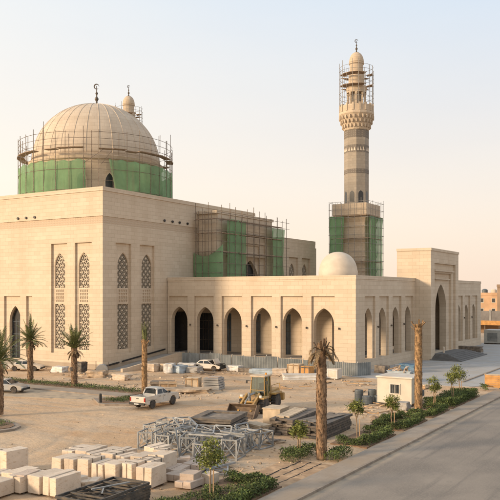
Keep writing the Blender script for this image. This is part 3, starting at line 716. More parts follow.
w.box(-41.95, -41.5, GY0+.61, GY1-.61, 0, 13.4)
w.build('wall', 'stone', gate)
w = MB(); w.box(-42.0, GX+.1, GY0-.1, GY1+.1, GH-.398, GH); w.build('cornice', 'stone', gate)
w = MB(); w.box(GX-.34, GX-.02, 116.9, 127.4, 14.0, 14.25); w.box(GX-.72, GX-.36, 118.0, 126.2, 12.7, 12.85); w.build('moulding', 'stone', gate)
w = MB(); w.box(-41.45, GX-1.95, GY0+.62, GY1-.62, 0, .9); w.build('floor', 'concrete', gate)
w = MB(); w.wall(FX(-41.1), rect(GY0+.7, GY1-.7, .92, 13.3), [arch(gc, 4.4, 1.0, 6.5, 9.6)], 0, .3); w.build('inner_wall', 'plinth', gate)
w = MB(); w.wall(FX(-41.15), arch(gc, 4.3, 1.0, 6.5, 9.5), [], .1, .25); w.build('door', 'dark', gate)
st = MB()
for k in range(6):
    e_ = 3.4-k*.52; st.box(GX-.2 if k == 0 else GX-.2, GX+1.4+e_, 117.0-e_*.75, 127.2+e_*.9, .013+k*.15, .013+(k+1)*.15-.004)
tag(st.build('entrance_steps', plain('dark_granite', (.135, .132, .13), .75, .2, 1.5)), 'broad dark grey granite steps spreading below the entrance gate', 'steps')
for nm, (yy) in (('bollard', 119.0),):
    b_ = MB(); b_.lathe([(.16, 0), (.16, .8), (.1, .95), (.02, 1.0)], 10, (GX+.7, 118.9, .92)); tag(b_.build('bollard', 'whitedome'), 'short pale bollard on top of the gate steps', 'bollard')

# ================================================================== MINARETS
def make_minaret(loc, label):
    t = thing('minaret', label, 'minaret', loc)
    B = MB(); B.box(-2.85, 2.85, -2.85, 2.85, 0, 23.8); base = B.build('tower_base', 'minstone', t)
    B = MB()
    for s in (-1, 1):
        for z in (14.5, 17.3, 20.1, 22.9): B.box(-2.95, 2.95, s*2.9-.06, s*2.9+.06, z, z+.35); B.box(s*2.9-.058, s*2.9+.058, -2.84, 2.84, z+.002, z+.348)
    B.build('string_course', 'minstone', base)
    B = MB()
    def sq(h, z): return [(-h, -h, z), (h, -h, z), (h, h, z), (-h, h, z)]
    B.loft([sq(2.86, 23.8), sq(3.05, 24.2), sq(3.35, 25.1), sq(3.45, 25.2), sq(3.45, 27.3), sq(3.3, 27.35)]); B.build('gallery_base', 'minstone', t)
    a8 = math.pi/8
    S = MB(); S.lathe([(2.33, 27.35), (2.33, 41.5)], 8, a0=a8); shaft = S.build('shaft', 'shaft', t)
    for z0, z1 in ((40.0, 41.4), (37.2, 38.6), (33.2, 34.0)):
        S = MB(); S.lathe([(2.36, z0), (2.36, z1)], 8, a0=a8); S.build('mosaic_band', 'band', shaft)
    S = MB()
    for k in range(8):
        a = k*math.pi/4; ca, sa = math.cos(a), math.sin(a); ap = 2.36*math.cos(a8)
        fr = lambda u, v, dd: (ca*(ap+.02-dd)-sa*u, sa*(ap+.02-dd)+ca*u, v)
        for i in range(3): S.wall(fr, [(-.75+i*.55, 37.45), (-.35+i*.55, 37.45), (-.55+i*.55, 38.2)], [], -.02, .02)
    S.build('zigzag_inlay', 'whitedome', shaft)
    for k in range(8):
        a = k*math.pi/4; ca, sa = math.cos(a), math.sin(a); ap = 2.33*math.cos(a8)
        fr = lambda u, v, dd: (ca*(ap+.01-dd)-sa*u, sa*(ap+.01-dd)+ca*u, v)
        S = MB(); S.wall(fr, arch(0, .95, 27.7, 29.2, 29.9, 4), [], -.02, .02); S.build('window', 'dark', shaft)
    F = MB(); F.lathe([(2.36, 41.5), (2.5, 41.9), (2.42, 42.0), (2.75, 42.7), (2.66, 42.8), (3.0, 43.5), (2.9, 43.6), (3.3, 44.3), (3.38, 44.4), (3.38, 44.85), (3.2, 44.9)], 16, a0=a8/2); F.build('muqarnas', 'minstone', t)
    F = MB()
    for lv, (rr, zz) in enumerate(((2.62, 42.2), (2.92, 43.05), (3.2, 43.85))):
        for k in range(24):
            a = 2*math.pi*(k+.5*(lv % 2))/24; F.obox((rr*math.cos(a), rr*math.sin(a), zz), (.16, .12, .3), a)
    F.build('corbels', 'minstone', t)
    F = MB(); F.lathe([(3.2, 44.86), (3.2, 46.1), (3.02, 46.12), (3.02, 44.9)], 16, a0=a8/2)
    for k in range(16):
        a = 2*math.pi*k/16+a8/2; F.obox((3.13*math.cos(a), 3.13*math.sin(a), 45.65), (.17, .17, .72), a)
    F.build('balcony_parapet', 'minstone', t)
    L = MB(); L.lathe([(1.15, 44.9), (1.15, 49.6)], 12); L.build('lantern_core', 'shaft', t)
    for k in range(8):
        a = k*math.pi/4+a8; C_ = MB(); x, y_ = 1.6*math.cos(a), 1.6*math.sin(a)
        C_.lathe([(.3, 44.9), (.3, 45.3), (.21, 45.4), (.2, 48.2), (.32, 48.5), (.32, 48.7)], 8, (x, y_, 0)); C_.build('column', 'minstone', t)
    L = MB(); L.lathe([(1.2, 48.7), (1.9, 48.71), (1.95, 49.5), (2.0, 49.6), (2.0, 49.9), (1.55, 50.0), (1.5, 52.4), (1.62, 52.5), (1.62, 52.75), (1.3, 52.8), (1.3, 54.2), (1.45, 54.3), (1.45, 54.5)], 24); L.build('lantern_drum', 'minstone', t)
    D = MB(); pr = [(1.4, 54.5)]
    for i in range(1, 15):
        tt = i/14*math.pi/2; pr.append((max(.03, 1.42*math.cos(tt)**.85), 54.5+2.1*math.sin(tt)))
    D.lathe(pr, 32); dm_ = D.build('lantern_dome', 'minstone', t, smooth=True)
    finial(dm_, (0, 0), 56.5, 2.9)
    return t
minaret = make_minaret((-57, 133.5, 0), 'tall slender minaret rising clear behind the low white dome')
min2 = dup(minaret, loc=(-115.2, 135.4, 0), label='second minaret, only its lantern tip showing behind the big dome')
minaret['group'] = min2['group'] = 'twin minarets'

def crown_scaffold(label):
    poles, rails, boards = [], [], []
    for k in range(18):
        a = 2*math.pi*k/18; poles.append((3.25*math.cos(a), 3.25*math.sin(a), 46.0, rnd.choice((52.9, 53.6, 54.6))))
    for z in (46.8, 47.7, 48.6, 50.6, 51.4, 52.8, 53.6): rails.append([(3.22*math.cos(2*math.pi*k/12), 3.22*math.sin(2*math.pi*k/12), z) for k in range(13)])
    for z in (49.95, 52.05):
        for k in range(12):
            if (k+int(z*2)) % 5 == 0: continue
            a0, a1 = 2*math.pi*k/12+.01, 2*math.pi*(k+1)/12-.01
            boards.append(([(2.05*math.cos(a0), 2.05*math.sin(a0), z-.12), (3.2*math.cos(a0), 3.2*math.sin(a0), z+rnd.uniform(-.06, .06)), (3.2*math.cos(a1), 3.2*math.sin(a1), z+rnd.uniform(-.06, .06)), (2.05*math.cos(a1), 2.05*math.sin(a1), z-.12)], .09))
    return scaffold('ring_scaffold', label, poles, rails, boards, mat='steelpole', r=.042)
cs1 = crown_scaffold('thin scaffold with two plank rings round the lantern of the tall clear minaret'); cs1.location = minaret.location
cs2 = dup(cs1, loc=min2.location, label='plank scaffold jutting out round the minaret tip behind the big dome')
# base scaffold of the near minaret
mc = (-57, 133.5); poles, rails, boards = [], [], []
g5 = [-3.9, -2.6, -1.3, 0, 1.3, 2.6, 3.9]
for i, a in enumerate(g5):
    for (x, y_) in ((a, -3.9), (a, 3.9), (-3.9, a), (3.9, a)):
        if abs(a) > 3.8 and abs(y_) < 3.85: continue
        if abs(a) > 3.8 and x != a: continue
        poles.append((mc[0]+x, mc[1]+y_, 12.0, rnd.choice((27.4, 27.9, 28.3))))
for z in (13.4, 15.0, 16.6, 18.2, 19.8, 21.4, 23.0, 24.6, 26.2, 27.6):
    rails.append([(mc[0]+x*4.0, mc[1]+y_*4.0, z) for x, y_ in ((-1,-1),(1,-1),(1,1),(-1,1),(-1,-1))])
for z in (16.3, 20.7, 24.9):
    boards.append(([(mc[0]-3.8, mc[1]-3.85, z), (mc[0]+3.8, mc[1]-3.85, z), (mc[0]+3.8, mc[1]-3.1, z), (mc[0]-3.8, mc[1]-3.1, z)], .09)); boards.append(([(mc[0]+3.1, mc[1]-3.05, z), (mc[0]+3.85, mc[1]-3.05, z), (mc[0]+3.85, mc[1]+3.8, z), (mc[0]+3.1, mc[1]+3.8, z)], .09))
scaffold('tower_scaffold', 'square tube scaffold caging the base of the tall minaret', poles, rails, boards, loc=(mc[0], mc[1], 12), r=.045, mat='steelpole')
def corner_net(label, f, s0, s1, seed):
    net(label, f, s0, s1, lambda u: 25.1, lambda u: 12.2, .42, seed, edge=lambda t: .4*t)
net('yellow green backlit net on the west corner of the minaret base scaffold', lambda u, v, dd: (mc[0]+u, mc[1]-3.78-dd*.4, v), -4.0, -.9, lambda u: 25.0, lambda u: 12.2, .45, 21, edge=lambda f: -.5*f)
net('green net on the east side of the minaret base scaffold', lambda u, v, dd: (mc[0]+3.78+dd*.4, mc[1]+u, v), -2.9, 4.0, lambda u: 24.9, lambda u: 12.2, .45, 22, edge=lambda f: -.5*f)
net('thin green net on the back of the minaret base scaffold, seen edge on', lambda u, v, dd: (mc[0]-3.78-dd*.4, mc[1]+u, v), -4.0, 3.9, lambda u: 25.0, lambda u: 12.2, .45, 23)

# ================================================================== SITE HOARDING, RAMP
fence = thing('site_hoarding', 'grey corrugated metal hoarding along the foot of the arcade', 'fence', (-53, 89, 0), world=True)
def hoard_run(p, q, n, parent, h=1.72):
    for i in range(n):
        a = Vector(p).lerp(Vector(q), i/n); b = Vector(p).lerp(Vector(q), (i+1)/n); d_ = (b-a); L = d_.length; d_.normalize(); nn = Vector((d_.y, -d_.x))
        off = rnd.uniform(-.12, .12); hh = h+rnd.uniform(-.1, .14); m = MB(); k = 14
        prof = [(L*j/k*.97, .05*(1 if j % 2 else -1)) for j in range(k+1)]
        pts = [(a+d_*u+nn*(v+off)) for u, v in prof]+[(a+d_*u+nn*(v+off-.03)) for u, v in reversed(prof)]
        m.prism([(pt.x, pt.y) for pt in pts], lambda x, y_: (x, y_, -.03), lambda x, y_: (x, y_, hh)); m.build('fence_panel', 'hoard', parent)
        m = MB(); m.box(a.x-.05, a.x+.05, a.y+.2, a.y+.3, -.05, hh+.15); m.build('post', 'galv', parent)
hoard_run((-66.9, 89.9), (-37.6, 87.9), 15, fence, 1.75)
hoard_run((-37.5, 87.9), (-36.4, 90.2), 1, fence, 1.75)
ramp = thing('access_ramp', 'low pale ramp wall with dark sloping rail along the shaded flank of the hall', 'ramp', (-66.4, 82, 0), world=True)
w = MB(); w.prism([(76.6, -.1), (90.6, -.1), (90.6, 1.75), (89.5, 1.75), (77.6, .42), (76.6, .42)], lambda u, v: (-66.55, u, v), lambda u, v: (-66.2, u, v)); w.build('parapet', 'stone', ramp)
w = MB(); w.prism([(77.2, -.1), (90.8, -.1), (90.8, 1.3), (89.5, 1.3)], lambda u, v: (AX+.13, u, v), lambda u, v: (-66.56, u, v)); w.build('ramp_deck', 'concrete', ramp)
w = MB()
for y0, y1 in ((76.9, 79.8), (80.4, 85.1), (86.0, 90.2)): w.bar((AX+.32, y0, .55+(y0-77)*.112), (AX+.32, y1, .55+(y1-77)*.112), .10, .22)
w.build('handrail', 'black', ramp)
lr = thing('retaining_wall', 'low wall with dark coping sloping down before the sunlit doorway', 'wall', (-84, 74.5, 0), world=True)
w = MB(); w.prism([(-96, -.1), (-80.3, -.1), (-80.3, .5), (-88.5, 1.35), (-96, 1.4)], lambda u, v: (u, 73.9, v), lambda u, v: (u, 74.2, v)); w.build('parapet', 'concrete', lr)
w = MB(); w.bar((-96, 74.05, 1.5), (-88.5, 74.05, 1.45), .4, .16); w.bar((-88.5, 74.05, 1.45), (-80.3, 74.05, .6), .4, .16); w.build('coping', 'darksteel', lr)

# ================================================================== VEHICLES
def wheel(parent, x, y_, r, wd, side):
    m = MB(); m.lathe([(r*.62, -wd/2), (r*.93, -wd/2), (r, -wd*.3), (r, wd*.3), (r*.93, wd/2), (r*.62, wd/2)], 20, (x, y_, r-.02), axis='x')
    o = m.build('wheel', 'tyre', parent, smooth=False)
    m = MB(); m.lathe([(r*.6, -wd*.42), (r*.6, wd*.40), (r*.5, wd*.46 if side > 0 else wd*.40), (r*.18, wd*.40)] if side > 0 else [(r*.18, -wd*.40), (r*.5, -wd*.46), (r*.6, -wd*.40), (r*.6, wd*.42)], 16, (x, y_, r-.02), axis='x'); m.build('rim', 'rim', o)
def arcpts(yc_, zc, r, a0, a1, n=8): return [(yc_+r*math.cos(a0+(a1-a0)*i/n), zc+r*math.sin(a0+(a1-a0)*i/n)) for i in range(n+1)]
def taper(poly, f0, f1): pass
def side_panel(mb, quad, x, th=.012):
    mb.prism(quad, lambda u, v: (x, u, v), lambda u, v: (x+th, u, v))
def pickup(loc, rz, label, paint='white'):
    t = thing('pickup_truck', label, 'pickup truck', loc, rz)
    wr = .38; ra, fa_ = -1.5, 1.62; hw = .88
    prof = [(-2.55, .5)]+arcpts(ra, .4, .46, math.pi, 0)+arcpts(fa_, .4, .46, math.pi, 0)+[(2.5, .45), (2.58, .62), (2.56, .95), (2.42, 1.06), (1.22, 1.14), (1.05, 1.16), (-.86, 1.16), (-.86, .78), (-2.55, .78)]
    b_ = MB(); b_.prism(prof, lambda u, v: (-hw, u, v), lambda u, v: (hw, u, v))
    for s in (-1, 1): b_.box(s*hw-.05 if s > 0 else -hw, s*hw if s > 0 else -hw+.05, -2.55, -.861, .781, 1.15)
    b_.box(-hw+.051, hw-.051, -.93, -.862, .781, 1.15)
    b_.build('body', paint, t, bevel=.018)
    c_ = MB(); lo = [(-hw+.02, -.84), (hw-.02, -.84), (hw-.02, 1.12), (-hw+.02, 1.12)]; up = [(-.68, -.66), (.68, -.66), (.68, .38), (-.68, .38)]
    c_.loft([[(x, y_, 1.155) for x, y_ in lo], [(x*1.0, y_, 1.70) for x, y_ in up], [(x*.9, y_*.9-.01, 1.77) for x, y_ in up]]); c_.build('cab', paint, t, bevel=.02)
    def pane(name, corners):
        m = MB(); cs = [Vector(c) for c in corners]; nrm = (cs[1]-cs[0]).cross(cs[3]-cs[0]).normalized(); ctr = sum(cs, Vector())/4
        if nrm.dot(ctr-Vector((0, .1, 1.3))) < 0: nrm = -nrm
        m.loft([[tuple(c-nrm*.01) for c in cs], [tuple(c+nrm*.008) for c in cs]]); return m.build(name, 'glass', t)
    def lerp3(y_, z, s):      # point on the side plane of the greenhouse
        f = (z-1.155)/.545; return (s*((hw-.02)*(1-f)+.68*f), y_, z)
    for s in (-1, 1):
        pane('side_window', [lerp3(-.66, 1.22, s), lerp3(.06, 1.22, s), lerp3(.03, 1.62, s), lerp3(-.56, 1.62, s)])
        pane('side_window', [lerp3(.16, 1.22, s), lerp3(.94, 1.22, s), lerp3(.34, 1.62, s), lerp3(.12, 1.62, s)])
    pane('rear_window', [(-.66, -.82, 1.24), (.66, -.82, 1.24), (.58, -.695, 1.62), (-.58, -.695, 1.62)])
    pane('windscreen', [(-.74, 1.05, 1.20), (.74, 1.05, 1.20), (.62, .47, 1.63), (-.62, .47, 1.63)])
    m = MB(); m.box(-hw+.01, hw-.01, -2.62, -2.552, .62, 1.16); tg = m.build('tailgate', paint, t, bevel=.012)
    m = MB(); m.box(-.14, .14, -2.635, -2.621, .95, 1.01); m.build('handle', 'black', tg)
    m = MB(); m.box(-hw, hw, -2.78, -2.6, .42, .6); m.box(2.4 and -hw, hw, 2.54, 2.68, .4, .62); m.build('bumper', 'black', t, bevel=.02)
    m = MB(); m.box(-.26, .26, -2.80, -2.785, .46, .56); m.build('number_plate', 'clearlamp', t)
    m = MB(); m.box(-.6, .6, 2.575, 2.60, .68, .92); m.build('grille', 'black', t)
    for s in (-1, 1):
        m = MB(); m.box(s*.80-.07, s*.80+.07, -2.64, -2.5, .72, 1.06); m.build('tail_light', 'redlamp', t)
        m = MB(); m.box(s*.74-.13, s*.74+.13, 2.5, 2.6, .74, .94); m.build('headlight', 'clearlamp', t)
        m = MB(); m.box(s*1.0-.09, s*1.0+.09, .82, .92, 1.2, 1.38); m.bar((s*.85, .87, 1.22), (s*.95, .87, 1.27), .05); m.build('mirror', 'black', t)
        m = MB(); m.box(s*(hw+.004)-.004, s*(hw+.004)+.004, .1, .115, .62, 1.15); m.box(s*(hw+.004)-.004, s*(hw+.004)+.004, -.62, -.605, .9, 1.15); m.box(s*(hw+.012)-.012, s*(hw+.012)+.012, .2, .36, 1.0, 1.04); m.box(s*(hw+.012)-.012, s*(hw+.012)+.012, -.52, -.36, 1.0, 1.04); m.build('door_handle', 'black', t)
        for ay in (ra, fa_): wheel(t, s*.79, ay, wr, .26, s)
    m = MB()
    for s in (-1, 1): m.tube((s*.74, -.95, 1.1), (s*.66, -.98, 1.72), .035, 6)
    m.tube((-.66, -.98, 1.72), (.66, -.98, 1.72), .035, 6); m.build('roll_bar', 'black', t)
    m = MB(); m.box(-.8, .8, -2.4, -.95, .45, .7); m.build('chassis', 'black', t)
    return t
def saloon(loc, rz, label, paint, name='parked_car', hood_open=False):
    t = thing(name, label, 'car', loc, rz); hw = .86; ra, fa_ = -1.3, 1.35
    prof = [(-2.2, .35)]+arcpts(ra, .34, .40, math.pi, 0)+arcpts(fa_, .34, .40, math.pi, 0)+[(2.15, .3), (2.25, .5), (2.2, .72), (1.15, .92), (-1.45, .95), (-2.18, .9), (-2.25, .6)]
    b_ = MB(); b_.prism(prof, lambda u, v: (-hw, u, v), lambda u, v: (hw, u, v)); b_.build('body', paint, t, bevel=.03)
    c_ = MB(); lo = [(-hw+.03, -1.5), (hw-.03, -1.5), (hw-.03, 1.1), (-hw+.03, 1.1)]; up = [(-.62, -.95), (.62, -.95), (.62, .3), (-.62, .3)]
    c_.loft([[(x, y_, .93) for x, y_ in lo], [(x, y_, 1.38) for x, y_ in up], [(x*.88, y_*.88-.03, 1.44) for x, y_ in up]]); c_.build('cabin', paint, t, bevel=.02)
    def pane(name, corners):
        m = MB(); cs = [Vector(c) for c in corners]; nrm = (cs[1]-cs[0]).cross(cs[3]-cs[0]).normalized(); ctr = sum(cs, Vector())/4
        if nrm.dot(ctr-Vector((0, -.2, 1.05))) < 0: nrm = -nrm
        m.loft([[tuple(c-nrm*.01) for c in cs], [tuple(c+nrm*.01) for c in cs]]); return m.build(name, 'glass', t)
    def sp(y_, z, s):
        f = (z-.93)/.45; return (s*((hw-.03)*(1-f)+.62*f), y_, z)
    for s in (-1, 1):
        pane('side_window', [sp(-1.2, .98, s), sp(-.36, .98, s), sp(-.36, 1.33, s), sp(-.86, 1.33, s)])
        pane('side_window', [sp(-.26, .98, s), sp(.88, .98, s), sp(.32, 1.33, s), sp(-.26, 1.33, s)])
    pane('windscreen', [(-.74, 1.02, .975), (.74, 1.02, .975), (.58, .38, 1.34), (-.58, .38, 1.34)])
    pane('rear_window', [(-.74, -1.44, .975), (.74, -1.44, .975), (.58, -1.02, 1.34), (-.58, -1.02, 1.34)])
    m = MB(); m.box(-hw, hw, 2.2, 2.34, .32, .52); m.box(-hw, hw, -2.36, -2.2, .32, .54); m.build('bumper', 'black', t, bevel=.02)
    if hood_open:
        m = MB(); m.obox((0, 1.35, 1.25), (.78, .02, .42), 0, R(28)); m.build('bonnet', paint, t); m = MB(); m.box(-.72, .72, 1.25, 2.22, .86, .965); m.build('engine_bay', 'black', t)
        m = MB(); m.box(-.8, .8, 2.24, 2.29, .45, .82); m.build('grille', 'black', t)
    for s in (-1, 1):
        m = MB(); m.box(s*.68-.14, s*.68+.14, -2.285, -2.2, .62, .78); m.build('tail_light', 'redlamp', t)
        m = MB(); m.box(s*.66-.16, s*.66+.16, 2.18, 2.285, .54, .68); m.build('headlight', 'clearlamp', t)
        m = MB(); m.box(s*.96-.08, s*.96+.08, .72, .82, .98, 1.1); m.build('mirror', 'black', t)
        for ay in (ra, fa_): wheel(t, s*.76, ay, .33, .2, s)
    return t
pickup((-43.75, 55.2, 0), R(1), 'dusty white double cab pickup truck stopped on the sand by a bare palm trunk')
saloon((-63.3, 54.6, 0), R(-70), 'silver saloon parked in the bay beside the leafy palms', 'silver')
saloon((-57.8, 84.4, -.03), R(-84), 'old white car with dark open front by the hoarding', 'white', 'old_car', hood_open=True)
saloon((-78.6, 71.2, -.03), R(-60), 'white car standing near the foot of the hall, behind the palm row', 'white')

def loader(loc, rz):
    t = thing('wheel_loader', 'dusty yellow wheel loader with lowered bucket parked on the sand', 'loader', loc, rz)   # forward = +Y
    for s in (-1, 1):
        for ay in (1.45, -1.65):
            x = s*1.0; r = .74; m = MB(); wd = .55
            m.lathe([(r*.5, -wd/2), (r*.9, -wd/2), (r, -wd*.28), (r, wd*.28), (r*.9, wd/2), (r*.5, wd/2)], 22, (x, ay, r-.03), axis='x')
            for k in range(18):
                a = 2*math.pi*k/18; m.obox((x, ay+(r+.01)*math.cos(a), r-.03+(r+.01)*math.sin(a)), (wd*.45, .05, .045), 0, a-math.pi/2)
            o = m.build('wheel', 'tyre', t); m = MB(); m.lathe([(r*.5, -wd*.36), (r*.5, wd*.36), (.12, wd*.42)] if s > 0 else [(.12, -wd*.42), (r*.5, -wd*.36), (r*.5, wd*.36)], 16, (x, ay, r-.03), axis='x'); m.build('rim', 'ochre', o)
    m = MB(); m.prism([(-3.4, .8), (-.4, .65), (-.2, 1.3), (-.7, 1.75), (-3.3, 1.85), (-3.5, 1.6)], lambda u, v: (-.72, u, v), lambda u, v: (.72, u, v)); m.build('engine_hood', 'ochre', t, bevel=.05)
    for s in (-1, 1):
      for q in ([(-2.6, 1.45), (-.75, 1.45), (-.75, 1.62), (-2.5, 1.66)], [(.7, 1.35), (2.1, 1.35), (2.05, 1.5), (.75, 1.52)]): m = MB(); m.prism(q, lambda u, v: (s*.74, u, v), lambda u, v: (s*1.28, u, v)); m.build('mudguard', 'ochre', t, bevel=.02)
    for s in (): m.prism([(-2.6, 1.45), (-.75, 1.45), (-.75, 1.62), (-2.5, 1.66)], lambda u, v: (s*.76, u, v), lambda u, v: (s*1.28, u, v)); m.prism([(.7, 1.35), (2.1, 1.35), (2.05, 1.5), (.75, 1.52)], lambda u, v: (s*.62, u, v), lambda u, v: (s*1.28, u, v))
    m = MB(); m.box(-1.15, 1.15, -3.75, -3.3, .6, 1.35); m.build('counterweight', 'ochre', t, bevel=.06)
    m = MB(); m.prism([(-.35, .6), (2.1, .6), (2.3, .95), (1.9, 1.5), (1.2, 1.75), (.6, 1.3), (-.35, 1.2)], lambda u, v: (-.5, u, v), lambda u, v: (.5, u, v)); m.build('front_chassis', 'ochre', t, bevel=.04)
    m = MB()
    for s in (-1, 1):
        m.prism([(1.35, 1.55), (1.65, 1.85), (3.3, .95), (3.75, .45), (3.45, .25), (3.0, .75)], lambda u, v: (s*.62-.09, u, v), lambda u, v: (s*.62+.09, u, v))
    m.tube((-.62, 2.6, 1.15), (.62, 2.6, 1.15), .1, 8); m.build('lift_arm', 'ochre', t)
    m = MB(); m.tube((0, 1.3, 1.8), (0, 2.5, 1.75), .11, 8); m.tube((0, 2.5, 1.75), (0, 3.3, 1.35), .06, 8); m.prism([(2.2, 1.0), (2.6, 1.05), (2.75, 1.95), (2.5, 2.0)], lambda u, v: (-.08, u, v), lambda u, v: (.08, u, v)); m.tube((0, 3.3, 1.35), (0, 3.75, .9), .07, 8); m.build('hydraulic_ram', 'galv', t)
    # bucket: curved shell with end plates and teeth
    sec = [(4.95, .02), (4.2, .0), (3.75, .12), (3.55, .45), (3.62, .85), (3.95, 1.15)]
    inn = [(3.98, 1.10), (3.69, .83), (3.63, .48), (3.80, .20), (4.22, .07), (4.95, .055)]
    m = MB(); m.prism(sec+inn, lambda u, v: (-1.35, u, v), lambda u, v: (1.35, u, v))
    for s in (-1, 1): m.prism(sec, lambda u, v: (s*1.36-.03, u, v), lambda u, v: (s*1.36+.03, u, v))
    bk_ = m.build('bucket', 'bucket', t)
    for k in range(7): m = MB(); x = -1.2+k*.4; m.prism([(4.9, .0), (5.15, .03), (4.9, .1)], lambda u, v: (x-.06, u, v), lambda u, v: (x+.06, u, v)); m.build('tooth', 'bucket', bk_)
    # cab
    m = MB(); cz0, cz1 = 1.35, 3.2
    for x, y_, x2, y2 in ((-.72, -1.0, -.66, -.9), (.72, -1.0, .66, -.9), (-.72, .62, -.64, .42), (.72, .62, .64, .42), (-.74, -.15, -.66, -.15), (.74, -.15, .66, -.15)): m.bar((x, y_, cz0), (x2, y2, cz1), .10)
    m.box(-.76, .76, -1.05, .66, 1.28, 1.42); m.bar((-.72, .62, 2.0), (.72, .62, 2.0), .05); cab = m.build('cab', 'ochre', t)
    m = MB(); m.loft([[(-.69, -.97, 1.45), (.69, -.97, 1.45), (.69, .58, 1.45), (-.69, .58, 1.45)], [(-.63, -.87, 3.18), (.63, -.87, 3.18), (.61, .40, 3.18), (-.61, .40, 3.18)]])
    gm = glassy = bpy.data.materials.new('cab_glass'); gm.use_nodes = True; nt = gm.node_tree; nt.nodes.clear()
    out = node(nt, 'ShaderNodeOutputMaterial'); gl = node(nt, 'ShaderNodeBsdfGlossy'); gl.inputs['Roughness'].default_value = .08; gl.inputs[0].default_value = (.8, .85, .85, 1); tr = node(nt, 'ShaderNodeBsdfTransparent'); tr.inputs[0].default_value = (.42, .5, .48, 1)
    mx = node(nt, 'ShaderNodeMixShader'); mx.inputs[0].default_value = .14; nt.links.new(tr.outputs[0], mx.inputs[1]); nt.links.new(gl.outputs[0], mx.inputs[2]); nt.links.new(mx.outputs[0], out.inputs[0])
    m.build('cab_window', gm, cab)
    m = MB(); m.box(-.3, .3, -.75, -.2, 1.42, 1.9); m.box(-.3, .3, -.8, -.62, 1.9, 2.5); m.build('seat', 'black', cab)
    m = MB(); m.tube((0, .15, 1.42), (0, .05, 2.0), .05, 8); m.lathe([(.2, 0), (.22, .03), (.2, .05)], 14, (0, .04, 2.0)); m.build('steering_wheel', 'black', cab)
    m = MB(); m.box(-.8, .8, -1.08, .62, 3.2, 3.36); m.build('roof', 'ply', cab, bevel=.05)
    for s in (-1, 1):
        m = MB(); m.bar((s*.7, .6, 2.9), (s*1.02, .72, 2.85), .04); m.box(s*1.04-.08, s*1.04+.08, .7, .76, 2.6, 2.9); m.build('mirror', 'black', t)
        m = MB(); m.box(s*.95-.12, s*.95+.12, 2.05, 2.2, 1.52, 1.72); m.build('headlight', 'clearlamp', t)
        m = MB()
        for k in range(3): m.box(s*1.0-.12, s*1.0+.12, -.55+.0*k, -.2, .5+.32*k, .55+.32*k)
        m.bar((s*.9, -.2, .5), (s*.9, -.2, 1.4), .05); m.bar((s*1.1, -.55, .5), (s*1.1, -.55, 1.4), .05); m.build('ladder', 'black', t)
        m = MB(); m.bar((s*.8, -1.1, 1.7), (s*.8, -1.1, 2.3), .05); m.bar((s*.8, -3.2, 1.8), (s*.8, -3.2, 2.3), .05); m.bar((s*.8, -1.1, 2.3), (s*.8, -3.2, 2.3), .05); m.build('handrail', 'ochre', t)
    m = MB(); m.tube((.35, -2.2, 1.8), (.35, -2.2, 2.9), .07, 8); m.tube((.35, -2.2, 2.9), (.35, -2.35, 3.0), .07, 8); m.build('exhaust', 'black', t)
    m = MB(); m.lathe([(.09, 3.36), (.09, 3.52), (.03, 3.56)], 10, (-.4, -.6, 0)); m.build('beacon', 'amber', t)
    return t
ld = loader((-34.1, 58.0, -.02), R(188)); ld.scale = (.94, .94, .94)

# ================================================================== BUILDING MATERIAL
# stone block packs: x, y (centre of base), length-x, length-y, height, turn
def block(x, y_, a, b, h, rz, label, z=0, slabs=2, mat='block', name='stone_block', cat='stone block', group='stone blocks stored on the sand', thick=None):
    m = MB(); n = slabs; w0 = a/n; lift = .085 if z == 0 and h > .3 else 0
    for i in range(n):
        g0 = .014 if n > 1 else 0; dz = rnd.uniform(-.05, .02) if n > 1 else 0; dy = rnd.uniform(-.05, .05) if n > 1 else 0
        x0, x1 = -a/2+i*w0+g0, -a/2+(i+1)*w0-g0; y0, y1 = -b/2+dy, b/2+dy; k = lambda: rnd.uniform(-.022, .022)
        m.loft([[(x0+k(), y0+k(), lift), (x1+k(), y0+k(), lift), (x1+k(), y1+k(), lift), (x0+k(), y1+k(), lift)], [(x0+k(), y0+k(), lift+h+dz+k()), (x1+k(), y0+k(), lift+h+dz+k()), (x1+k(), y1+k(), lift+h+dz+k()), (x0+k(), y1+k(), lift+h+dz+k())]])
    o = m.build(name, mat, None, bevel=.016); o.location = (x, y_, z-.02); o.rotation_euler = (0, 0, rz); tag(o, label, cat, group)
    if lift:
        for s in (-1, 1):
            m = MB(); m.box(-a/2+.03, a/2-.03, s*b*.32-.05, s*b*.32+.05, 0, lift-.003); m.build('bearer', 'oldwood', o)
    if h > .85 and rnd.random() < .45:
        for s in (-1, 1):
            m = MB(); yy = s*b*.25; e_ = .03
            for p in ((-a/2-e_, -a/2-e_+.004, lift, lift+h+.03), (a/2+e_-.004, a/2+e_, lift, lift+h+.03)): m.box(p[0], p[1], yy-.025, yy+.025, p[2], p[3])
            m.box(-a/2-e_+.004, a/2+e_-.004, yy-.025, yy+.025, lift+h+.026, lift+h+.03); m.build('strap', 'black', o)
    return o
ordn = ['first', 'second', 'third', 'fourth', 'fifth', 'sixth', 'seventh', 'eighth', 'ninth', 'tenth']
